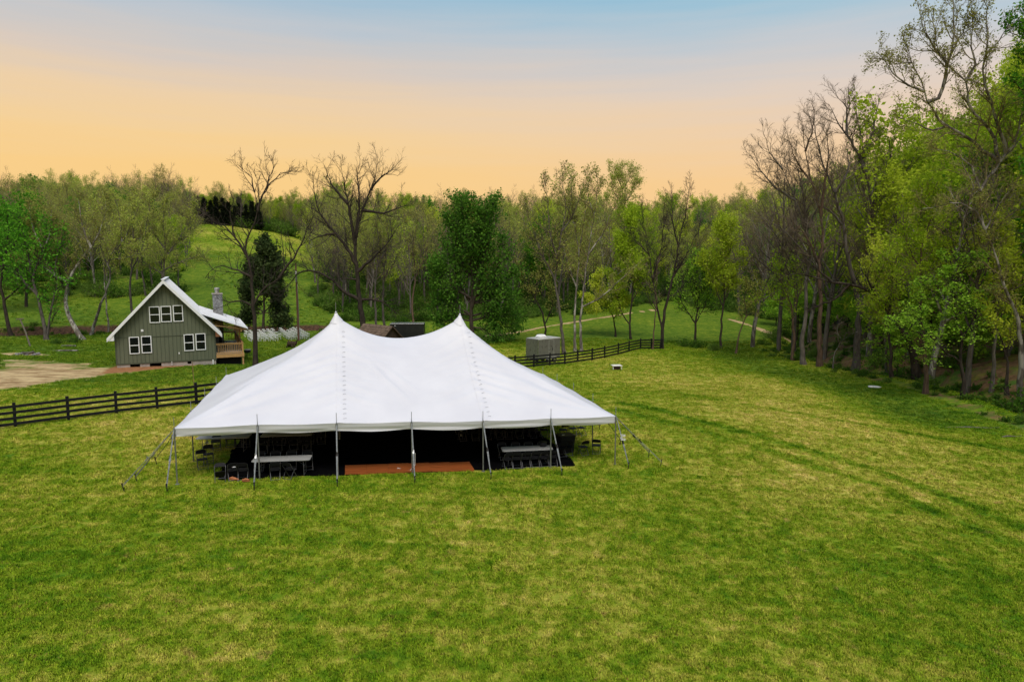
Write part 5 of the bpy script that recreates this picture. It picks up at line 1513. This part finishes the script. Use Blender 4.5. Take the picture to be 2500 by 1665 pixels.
# left group by the creek
hero('dark leaning tree at the far left edge beside the creek', (27, 775), 93, [[(27, 775), (8, 690), (2, 650), (10, 600), (20, 540), (15, 480)], [(8, 690), (35, 670), (55, 650), (70, 610)], [(6, 620), (-20, 570), (-40, 510)], [(12, 590), (45, 540), (60, 490)]], ('bark_dark', 'twig_dark', 'leaf_green'), .34, .9, (2600, .34, .4))
hero('brown two stemmed tree at the left, between the leaning post and the flaky trunk', (110, 793), 88, [[(108, 793), (98, 730), (85, 680), (72, 630), (60, 560), (40, 500)], [(108, 785), (120, 700), (132, 650), (128, 600), (150, 540)], [(85, 680), (50, 640), (30, 590), (20, 560)], [(72, 630), (100, 570), (110, 520)]], ('bark_grey', 'twig_dark', 'leaf_green'), .32, .9, (2600, .32, .38))
hero('flaky pale trunked tree leaning left beside the creek', (192, 790), 89, [[(192, 790), (165, 740), (150, 690), (154, 650), (128, 635), (98, 575), (74, 520), (68, 470)], [(154, 650), (185, 600), (215, 560), (240, 500), (245, 455)], [(128, 635), (95, 610), (50, 590)], [(98, 575), (115, 530), (120, 480)], [(205, 575), (190, 520), (180, 460)]], PL, .40, 1.0, (2.2, .2, .2))
hero('slim pale tree leaning right, behind the flaky trunk', (209, 776), 95, [[(209, 776), (225, 720), (245, 670), (253, 630), (250, 600), (283, 555), (310, 500), (328, 445)], [(253, 630), (235, 580), (220, 520), (203, 465)], [(283, 555), (275, 500), (265, 450)], [(250, 600), (300, 590), (340, 560)]], PL, .27, 1.0, (2.2, .2, .2))
hero('thin pale straight tree just left of the cabin roof', (248, 752), 101, [[(248, 752), (245, 700), (240, 640), (246, 560), (240, 490), (236, 440)], [(243, 620), (270, 560), (280, 490)]], PL, .17, 1.0, (2.0, .2, .2))
hero('grey brown budding tree behind the cabin, left of its peak', (304, 735), 108, [[(304, 735), (300, 640), (308, 560), (302, 500), (310, 440)], [(303, 620), (330, 560), (345, 480), (360, 450)], [(305, 600), (280, 540), (268, 480)]], GY_, .26, 1.1, (2.6, .2, .2))
hero('spreading budding tree behind the cabin, right of its peak', (385, 700), 112, [[(385, 725), (377, 620), (380, 560), (375, 510), (385, 455)], [(377, 600), (410, 550), (440, 500), (450, 470)], [(378, 570), (345, 520), (335, 470)], [(377, 620), (420, 600), (470, 585)], [(377, 630), (340, 610), (310, 615)]], GY_, .28, 1.2, (2.6, .2, .2))
# bare trees and evergreens round the cabin and behind the tent
hero('leafless brown tree in front of the cabin porch', (588, 851), at(588, 850)[1], [[(588, 851), (587, 780), (583, 705), (577, 640), (570, 595), (567, 560), (580, 520), (592, 485), (588, 440), (600, 400)], [(583, 705), (600, 670), (640, 640), (668, 618), (685, 603)], [(568, 590), (545, 550), (515, 520), (480, 500), (452, 482)], [(590, 490), (612, 435), (642, 402), (680, 390)], [(572, 640), (540, 620), (500, 612), (472, 640)], [(640, 640), (688, 570), (715, 510), (728, 470)], [(588, 440), (570, 400), (548, 380)], [(545, 550), (530, 500), (538, 450)], [(583, 705), (555, 690), (520, 700), (490, 715)], [(612, 435), (625, 400), (632, 380)]], ('bark_dark', 'twig_dark', 'leaf_bud'), .27, .95, (0, .2, .2), ln1=2.2, sub=(6, 4), up=.11)
hero('large leafless dark tree with a long drooping limb behind the left tent peak', (842, 772), 88, [[(842, 775), (828, 700), (822, 640), (818, 590), (818, 540), (835, 480), (852, 435), (866, 395), (868, 358)], [(818, 560), (800, 470), (790, 420), (784, 375)], [(819, 605), (790, 560), (765, 530), (740, 500), (724, 450), (718, 395)], [(827, 698), (790, 670), (760, 640), (722, 624), (690, 627), (665, 652), (638, 698)], [(829, 695), (860, 690), (890, 700), (912, 726)], [(821, 640), (797, 640), (776, 636), (772, 618)], [(835, 490), (880, 490), (920, 478), (948, 468)], [(819, 620), (860, 590), (890, 560), (915, 520)], [(818, 540), (825, 470), (822, 410), (828, 365)], [(800, 470), (760, 420), (745, 380)], [(852, 435), (890, 400), (915, 405)], [(765, 540), (730, 545), (700, 560)]], DK, .50, 1.0, (0, .2, .2), ln1=3.3, sub=(7, 5), up=.13)
hero('slim grey tree just right of the large drooping one, left of a pair', (868, 758), 93, [[(868, 758), (862, 690), (866, 620), (870, 560), (864, 500), (872, 450)], [(866, 620), (890, 560), (900, 500)], [(864, 650), (845, 590), (835, 530)]], GY_, .24, 1.0, (1.0, .2, .2))
hero('slim grey tree right of the large drooping one, right of a pair', (886, 757), 94, [[(886, 757), (880, 690), (884, 620), (890, 540), (886, 480)], [(883, 640), (915, 580), (925, 520)], [(882, 610), (865, 550), (860, 500)]], GY_, .26, 1.0, (1.2, .2, .2))
hero('thin tree with a red brown trunk in the wood behind the black trailer', (955, 740), 110, [[(955, 740), (948, 690), (955, 640), (950, 560), (960, 500), (955, 460)], [(953, 640), (980, 580), (985, 520)], [(950, 600), (930, 540), (925, 500)]], RD, .26, 1.0, (1.6, .2, .2))
hero('big leafy dark green tree behind the right tent peak', (1086, 795), 95, [[(1086, 795), (1083, 720), (1087, 640), (1076, 570), (1064, 500), (1060, 458)], [(1083, 715), (1102, 650), (1116, 580), (1126, 510), (1134, 460)], [(1083, 705), (1052, 640), (1040, 560), (1032, 500)], [(1085, 690), (1125, 660), (1150, 610), (1160, 560)], [(1085, 720), (1045, 700), (1018, 660), (1010, 600)], [(1085, 740), (1130, 730), (1160, 745), (1172, 770)], [(1085, 735), (1045, 735), (1015, 740)], [(1087, 650), (1090, 560), (1095, 490)], [(1085, 745), (1115, 760), (1140, 785)], [(1085, 700), (1140, 690), (1170, 680)], [(1087, 650), (1105, 570), (1100, 500), (1096, 470)], [(1087, 640), (1112, 560), (1112, 490)], [(1085, 690), (1040, 660), (1010, 640), (1002, 610)], [(1085, 700), (1150, 670), (1176, 630)], [(1083, 725), (1035, 715), (1003, 705)], [(1085, 730), (1150, 720), (1180, 725)], [(1083, 650), (1050, 580), (1050, 500), (1048, 465)]], ('bark_dark', 'twig_dark', 'leaf_dark'), .40, 1.5, (26000, .32, .36), depth=1.6, ln1=2.9, sub=(7, 4))
hero('dark glossy evergreen magnolia beside the cabin porch', (606, 762), 100, [[(606, 765), (607, 700), (605, 640), (607, 590), (606, 555)], [(607, 720), (630, 690), (640, 655)], [(607, 715), (575, 690), (560, 660)], [(606, 690), (632, 640), (630, 610)], [(606, 680), (578, 630), (575, 600)], [(606, 725), (640, 722), (652, 742)], [(606, 725), (570, 722), (552, 735)], [(605, 640), (618, 590), (616, 565)]], ('bark_dark', 'twig_dark', 'leaf_magnolia'), .28, 2.6, (18000, .38, .30), depth=1.6, name='magnolia_tree', ln1=1.75, sub=(6, 3), up=.03)
# centre right group by the trailer and fence
hero('leafless grey tree directly right of the grey trailer', (1298, 810), at(1298, 812)[1], [[(1298, 812), (1290, 750), (1285, 700), (1277, 650), (1281, 600), (1290, 540), (1300, 480), (1290, 420), (1284, 388)], [(1277, 650), (1250, 590), (1222, 520), (1206, 462)], [(1281, 600), (1262, 520), (1258, 450), (1250, 410)], [(1290, 540), (1320, 490), (1335, 430)], [(1250, 590), (1232, 560), (1210, 540)]], GY_, .26, 1.15, (.9, .2, .2))
hero('dark low forked tree leaning left behind the grey trailer', (1250, 775), 98, [[(1252, 778), (1253, 745), (1240, 705), (1212, 660), (1193, 620), (1180, 588)], [(1253, 740), (1270, 700), (1262, 650), (1270, 610)], [(1228, 685), (1240, 650), (1248, 620)]], DK, .20, 1.2, (1.5, .2, .2), ln1=1.8)
hero('twin grey trunk left stem standing at the fence by the trailer', (1322, 806), at(1322, 808)[1], [[(1322, 808), (1321, 740), (1325, 660), (1331, 600), (1322, 520), (1314, 450), (1310, 395)], [(1325, 660), (1300, 590), (1290, 520)], [(1326, 580), (1345, 500), (1352, 430)], [(1322, 520), (1300, 460), (1292, 420)]], PL, .21, 1.15, (.9, .2, .2))
hero('twin grey trunk right stem standing at the fence by the trailer', (1337, 806), at(1337, 808)[1], [[(1337, 808), (1335, 740), (1341, 670), (1350, 600), (1360, 530), (1370, 470), (1375, 400)], [(1340, 715), (1370, 690), (1420, 650), (1466, 608)], [(1352, 590), (1390, 530), (1410, 480), (1450, 450)], [(1365, 500), (1350, 440), (1352, 400)]], PL, .22, 1.15, (.9, .2, .2))
hero('small dark trunked tree just left of the forked one beyond the fence', (1415, 783), 100, [[(1415, 783), (1412, 740), (1400, 708), (1386, 680), (1380, 640)], [(1410, 730), (1428, 690), (1430, 650)], [(1402, 712), (1375, 700), (1350, 690)]], SP, .17, 1.5, (6, .24, .25), ln1=2.2)
hero('small forked tree with fresh green leaves beyond the fence', (1451, 786), 98, [[(1451, 786), (1448, 742), (1455, 660), (1455, 590), (1450, 530), (1445, 490)], [(1449, 745), (1428, 715), (1420, 680), (1400, 630)], [(1453, 690), (1480, 640), (1490, 600)], [(1455, 640), (1430, 590), (1425, 540)]], SP, .21, 1.5, (5, .24, .25), ln1=2.2)
hero('tall budding tree with a rounded crown rising above the far wood', (1440, 735), 150, [[(1440, 735), (1435, 640), (1432, 540), (1430, 470), (1432, 420), (1430, 378)], [(1431, 480), (1455, 440), (1468, 410)], [(1431, 470), (1410, 440), (1405, 410)], [(1432, 440), (1450, 405), (1460, 385)], [(1432, 440), (1418, 405), (1412, 385)]], ('bark_grey', 'twig_olive', 'leaf_bud'), .3, 1.5, (2.4, .22, .3), ln1=2.6)
hero('V shaped leafless tree at the end of the black fence', (1521, 801), at(1521, 802)[1], [[(1521, 803), (1525, 745), (1535, 680), (1546, 640), (1560, 560), (1576, 490), (1590, 408)], [(1523, 760), (1510, 700), (1500, 640), (1491, 580), (1481, 520), (1474, 468)], [(1546, 640), (1575, 590), (1605, 530)], [(1560, 560), (1545, 500), (1545, 440)], [(1500, 640), (1520, 570), (1525, 500)], [(1536, 690), (1560, 670), (1572, 645)], [(1491, 580), (1465, 560), (1440, 530)]], DK, .27, 1.2, (0, .2, .2))
hero('thin straight trunk in front of the fence end', (1500, 801), at(1500, 804)[1], [[(1500, 804), (1505, 740), (1510, 690), (1508, 640), (1515, 590)], [(1509, 680), (1490, 640), (1485, 610)]], RD, .13, .8, (0, .2, .2), ln1=1.2)
hero('rounded light green young tree right of the fence end', (1598, 790), 93, [[(1598, 792), (1600, 745), (1605, 700), (1600, 650), (1598, 600), (1595, 578)], [(1599, 745), (1575, 710), (1560, 670), (1560, 630)], [(1600, 740), (1622, 700), (1632, 650)], [(1603, 710), (1585, 650), (1578, 610)], [(1602, 690), (1620, 640), (1618, 600)]], ('bark_dark', 'twig_dark', 'leaf_bright'), .22, 1.7, (5200, .20, .25), ln1=2.0)
hero('tall slender tree with fresh leaves right of the rounded young one', (1657, 793), 90, [[(1657, 795), (1660, 720), (1665, 660), (1660, 600), (1652, 540), (1650, 500)], [(1662, 690), (1690, 640), (1700, 590)], [(1661, 700), (1635, 640), (1622, 590)], [(1662, 620), (1680, 560), (1678, 520)]], SP, .20, 1.5, (4, .22, .25), ln1=2.3)
hero('thin crooked trunk leaning right between the path and the field', (1690, 815), 84, [[(1690, 815), (1700, 765), (1716, 722), (1712, 690), (1725, 640)], [(1712, 730), (1735, 700), (1750, 660)]], RD, .15, 1.3, (2, .2, .2), ln1=1.8)
# row of trunks along the right hand wood
hero('leftmost reddish trunk of the row along the right hand wood', (1823, 828), at(1823, 829)[1], [[(1823, 830), (1824, 780), (1821, 730), (1812, 680), (1790, 640), (1770, 600)], [(1821, 725), (1840, 670), (1835, 610)], [(1815, 690), (1785, 690), (1750, 680)]], RS, .22, 1.3, (1.2, .2, .2), ln1=2.2)
hero('tall leafless tree with dark wispy top, second trunk of the right hand row', (1848, 838), at(1848, 839)[1], [[(1848, 840), (1843, 780), (1852, 720), (1852, 650), (1862, 590), (1852, 530), (1825, 455), (1800, 390), (1788, 335)], [(1856, 560), (1850, 480), (1838, 410), (1830, 340)], [(1825, 455), (1780, 430), (1740, 380), (1715, 350)], [(1858, 610), (1830, 560), (1790, 520), (1750, 500)], [(1852, 530), (1880, 470), (1885, 400)], [(1800, 390), (1770, 350), (1755, 310)]], ('bark_grey', 'twig_brown', 'leaf_bud'), .31, 1.2, (0, .2, .2), ln1=2.6)
hero('tall leafless tree with reddish lower trunk, third of the right hand row', (1885, 842), at(1885, 843)[1], [[(1885, 844), (1883, 760), (1887, 690), (1882, 620), (1890, 550), (1884, 480), (1868, 420), (1850, 350), (1842, 270)], [(1886, 500), (1895, 420), (1905, 340), (1890, 280)], [(1868, 420), (1830, 370), (1810, 310)], [(1850, 350), (1868, 300), (1872, 250)], [(1884, 600), (1850, 540), (1810, 500)]], ('bark_red', 'twig_brown', 'leaf_bud'), .33, 1.2, (0, .2, .2), ln1=2.6)
hero('thin crooked sapling arching right between two thick trunks', (1914, 848), at(1914, 849)[1], [[(1914, 850), (1920, 810), (1935, 785), (1955, 770), (1972, 762)], [(1930, 790), (1925, 760), (1935, 730)]], ('bark_pale', 'twig_brown', 'leaf_bud'), .10, 1.0, (0, .2, .2), ln1=1.0)
hero('thick dark forked tree whose tall left stem rises above the hill', (1968, 850), at(1968, 851)[1], [[(1968, 853), (1970, 785), (1975, 720), (1961, 640), (1946, 580), (1940, 520), (1920, 450), (1895, 390), (1875, 310), (1865, 255)], [(1974, 725), (1994, 650), (2001, 590), (2006, 500), (1992, 400), (1975, 300), (1962, 190)], [(1985, 360), (2010, 290), (2020, 220)], [(1992, 400), (1960, 330), (1930, 290), (1905, 240)], [(1975, 300), (1945, 250), (1920, 215)], [(1940, 520), (1900, 480), (1870, 470)], [(2004, 480), (2035, 420), (2040, 350)], [(1920, 450), (1950, 390), (1945, 330)]], ('bark_grey', 'twig_brown', 'leaf_bud'), .46, 1.15, (0, .2, .2), ln1=2.8)
hero('dark tree with a long limb arching left low over the field edge', (2108, 862), at(2110, 866)[1], [[(2110, 868), (2087, 785), (2060, 737), (2029, 699), (2005, 672), (1957, 655), (1904, 646), (1860, 633), (1825, 631), (1790, 645)], [(2005, 672), (1995, 630), (2010, 600)], [(2060, 737), (2040, 690), (2050, 640), (2070, 600)], [(1957, 655), (1930, 680), (1885, 700), (1850, 720)], [(1904, 646), (1880, 620), (1840, 600)], [(2029, 699), (2060, 660), (2080, 640)]], ('bark_dark', 'twig_dark', 'leaf_bud'), .44, 1.2, (0, .2, .2), ln1=1.8)
hero('cluster of thin dark trunks left of the straight reddish trunk, front one', (2052, 868), at(2052, 869)[1], [[(2052, 870), (2047, 800), (2042, 740), (2050, 660), (2045, 580)], [(2046, 780), (2030, 730), (2020, 690)], [(2047, 690), (2075, 640), (2080, 580)]], DS, .19, 1.4, (2.5, .2, .22), ln1=2.4)
hero('cluster of thin dark trunks left of the straight reddish trunk, back one', (2035, 862), at(2038, 860)[1], [[(2038, 862), (2034, 790), (2030, 730), (2020, 650), (2025, 560)], [(2030, 720), (2005, 660), (1998, 600)]], GS, .16, 1.4, (2.5, .2, .22), ln1=2.2)
hero('straight reddish trunk standing forward at the edge of the right hand wood', (2128, 905), at(2128, 906)[1], [[(2128, 908), (2127, 830), (2122, 760), (2116, 700), (2115, 640), (2119, 560), (2116, 480), (2120, 420)], [(2118, 660), (2150, 610), (2170, 560)], [(2117, 620), (2090, 570), (2075, 520)], [(2118, 560), (2140, 500), (2145, 450)]], RS, .24, 1.3, (4, .17, .2), ln1=2.0)
hero('curved forked tree with bright layered leaves right of the straight reddish trunk', (2214, 915), at(2214, 917)[1], [[(2214, 919), (2212, 860), (2206, 830), (2210, 775), (2195, 715), (2192, 650), (2180, 600)], [(2207, 835), (2168, 803), (2138, 772), (2122, 748), (2108, 700)], [(2208, 780), (2240, 730), (2262, 690)], [(2195, 715), (2160, 680), (2130, 660)], [(2138, 772), (2100, 760), (2060, 745)], [(2193, 660), (2225, 610), (2250, 590)]], ('bark_dark', 'twig_dark', 'leaf_bright'), .19, 1.6, (6500, .17, .17), flat=.8, up=.0, ln1=1.8)
hero('grey straight trunk near the right edge', (2280, 897), at(2280, 899)[1], [[(2280, 901), (2285, 820), (2291, 740), (2296, 650), (2300, 580), (2296, 500)], [(2290, 740), (2320, 680), (2335, 620)], [(2295, 650), (2262, 600), (2250, 550)]], GS, .19, 1.4, (4, .17, .2), ln1=2.0)
hero('dark trunk bowed to the left at the right edge', (2345, 868), 50, [[(2318, 862), (2310, 800), (2290, 760), (2280, 735), (2268, 690)], [(2310, 800), (2330, 760), (2345, 700)]], DS, .15, 1.2, (3, .17, .2), ln1=1.6)
hero('very tall pale limbed sycamore reaching out of the photo at the top right', (2352, 850), 49, [[(2352, 868), (2341, 747), (2317, 675), (2300, 632), (2288, 580), (2262, 526), (2252, 470), (2252, 440)],
      [(2252, 450), (2275, 405), (2302, 372), (2330, 335), (2365, 300)], [(2262, 526), (2235, 480), (2200, 465), (2150, 478), (2120, 480)],
      [(2300, 374), (2267, 350), (2230, 320), (2192, 298), (2160, 270), (2135, 240), (2124, 204), (2100, 153), (2085, 110), (2072, 75)],
      [(2135, 240), (2147, 232), (2164, 204), (2178, 156), (2188, 115), (2193, 60), (2190, -10), (2185, -60)],
      [(2302, 360), (2285, 318), (2262, 285), (2230, 252), (2222, 192), (2198, 168), (2170, 140), (2150, 90), (2140, 30)],
      [(2310, 350), (2298, 298), (2274, 225), (2262, 168), (2267, 120), (2270, 60), (2262, 0), (2255, -60)],
      [(2267, 120), (2300, 90), (2325, 40)], [(2100, 153), (2060, 145), (2020, 135)], [(2222, 192), (2240, 150), (2235, 90), (2240, 20)], [(2124, 204), (2080, 190), (2040, 150), (2015, 120)], [(2188, 115), (2215, 70), (2225, 10)], [(2178, 156), (2150, 110), (2120, 60), (2110, 10)], [(2192, 298), (2150, 300), (2100, 280), (2060, 270)], [(2300, 372), (2330, 330), (2350, 260), (2358, 200)], [(2252, 440), (2230, 380), (2190, 350), (2140, 345)], [(2262, 526), (2290, 480), (2320, 440)]],
     ('bark_sycamore', 'twig_olive', 'leaf_bud'), .28, 1.15, (1.9, .13, .14), depth=.8, ln1=2.0, sub=(6, 5), name='sycamore_tree')
hero('leafy dark green tree mostly outside the photo at the top right corner', (2440, 880), 47, [[(2440, 900), (2430, 700), (2425, 500), (2410, 300), (2400, 150), (2390, 40)], [(2410, 300), (2380, 240), (2350, 215), (2335, 190)], [(2405, 200), (2375, 140), (2350, 90), (2320, 75)], [(2400, 120), (2370, 50), (2350, 20)], [(2425, 450), (2390, 400), (2365, 390)], [(2400, 160), (2440, 100), (2460, 60)]], GN, .35, 1.3, (5200, .20, .2), ln1=1.6)
# leafy crowns at the far left
for px, y_, sc_, lab in ((-20, 112, 1.05, 'full green tree at the left edge behind the leaning dark trunk'), (52, 118, 1.1, 'full green tree second from the left edge, behind the two stemmed trunk'), (110, 150, 1.15, 'full green tree on the skyline at the left')):
    x = (px - 1177) / F * y_ * cp; put_tree('green', x, y_, lab, None, sc_, 'green_tree')

# ------------------------------------------------------------------ mown grass standing on the near field
def tuft(n, hmin, hmax, spread, seed):
    r_ = np.random.default_rng(seed); vs, fs, ti = [], [], []
    for i in range(n):
        a, rr_ = r_.uniform(0, 2 * PI), spread * math.sqrt(r_.random())
        x, y = rr_ * math.cos(a), rr_ * math.sin(a); h = r_.uniform(hmin, hmax); b_ = r_.uniform(0, 2 * PI); w_ = r_.uniform(.0035, .0065) * 1.5
        lx, ly = math.cos(b_) * h * r_.uniform(.25, .9), math.sin(b_) * h * r_.uniform(.25, .9)
        dx, dy = -math.sin(b_) * w_, math.cos(b_) * w_
        k = len(vs)
        vs += [(x - dx, y - dy, -.01), (x + dx, y + dy, -.01), (x + lx * .4 + dx * .8, y + ly * .4 + dy * .8, h * .6), (x + lx * .4 - dx * .8, y + ly * .4 - dy * .8, h * .6), (x + lx, y + ly, h)]
        fs += [(k, k + 1, k + 2, k + 3), (k + 3, k + 2, k + 4)]
        ti += [r_.random()] * 5
    me = bpy.data.meshes.new('grass_tuft'); me.from_pydata(vs, [], fs); me.materials.append(MATS['grass_blade'])
    a_ = me.attributes.new('tint', 'FLOAT', 'POINT'); a_.data.foreach_set('value', np.array(ti, np.float32))
    return me
gcol_ = bpy.data.collections.new('grass_library')
for i, (n, h0, h1, sp_) in enumerate(((26, .03, .065, .13), (30, .035, .08, .12), (22, .03, .06, .16), (34, .06, .13, .10))):
    o = bpy.data.objects.new('%03d_grass_tuft' % i, tuft(n, h0, h1, sp_, 40 + i)); gcol_.objects.link(o)
def field(y0, y1, dens):
    half = lambda y: .80 * y + 4
    area = (half(y0) + half(y1)) * (y1 - y0); n = int(area * dens)
    y = rng.uniform(y0, y1, n); x = rng.uniform(-1, 1, n) * half(y)
    return np.c_[x, y]
pts = np.concatenate([field(9.5, 16, 75), field(16, 22, 62), field(22, 30, 46), field(30, 42, 30), field(42, 58, 18), field(58, 98, 7)])
md_ = scatter(-150, 20, 98, 240, 1.25, lambda x, y: (pxof(x, y) < 800) & (pxof(x, y) > -60) & (seg_dist(x, y, CREEK)[0] > 4) & (wavy(x, y, 1.5) + .7 * wavy(x, y, 4) > -.25))
pts = np.concatenate([pts, md_])
x, y = pts[:, 0], pts[:, 1]
u_ = (x - FL[0]) * U[0] + (y - FL[1]) * U[1]; v_ = (x - FL[0]) * V[0] + (y - FL[1]) * V[1]
on_floor = (u_ > fa[0] - .1) & (u_ < fa[0] + 6 * PW + .1) & (v_ > fa[1] - .05) & (v_ < fa[1] + 6 * PW + .1)
A = masks(x, y)
bare = (A['dirt'] + A['litter'] + A['red'] > .45)
hx, hy = x - HA[0], y - HA[1]; in_h = (hx * math.cos(hang) + hy * math.sin(hang) > -.1) & (hx * math.cos(hang) + hy * math.sin(hang) < W_ + 2.4) & (-hx * math.sin(hang) + hy * math.cos(hang) > 0)
on_floor |= (u_ > 1.4) & (u_ < 17.55) & (v_ > .02) & (v_ < 12.2)
keep = ~(on_floor | bare | in_h)
pts = pts[keep]; x, y = pts[:, 0], pts[:, 1]
me = bpy.data.meshes.new('lawn_grass'); co = np.c_[pts, zt(x, y)]
me.vertices.add(len(co)); me.vertices.foreach_set('co', co.astype(np.float32).ravel())
tk = A['track'][keep]; lu = A['lush'][keep]
tall = (.3 * tk + .35 * lu + .55 * wavy(x, y, 3.1) * .5 + .35 * rng.random(len(x))) > .68
pattr(me, 'pick', 'INT', np.where(tall, 3, rng.integers(0, 3, len(x))).astype(np.int32))
grow_far = np.clip((y - 14) / 40, 0, 2) + 2.2 * (y > 98)
pattr(me, 'size', 'FLOAT', ((.75 + .55 * rng.random(len(x))) * (1 + .45 * grow_far)).astype(np.float32))
pattr(me, 'turn', 'FLOAT', rng.uniform(0, 6.28, len(x)).astype(np.float32))
pattr(me, 'track', 'FLOAT', tk.astype(np.float32)); pattr(me, 'lush', 'FLOAT', lu.astype(np.float32))
gr = bpy.data.objects.new('lawn_grass', me); C.objects.link(gr); tag(gr, kind='stuff')
gr.modifiers.new('blades', 'NODES').node_group = scatter_nodes('grass_scatter', gcol_)
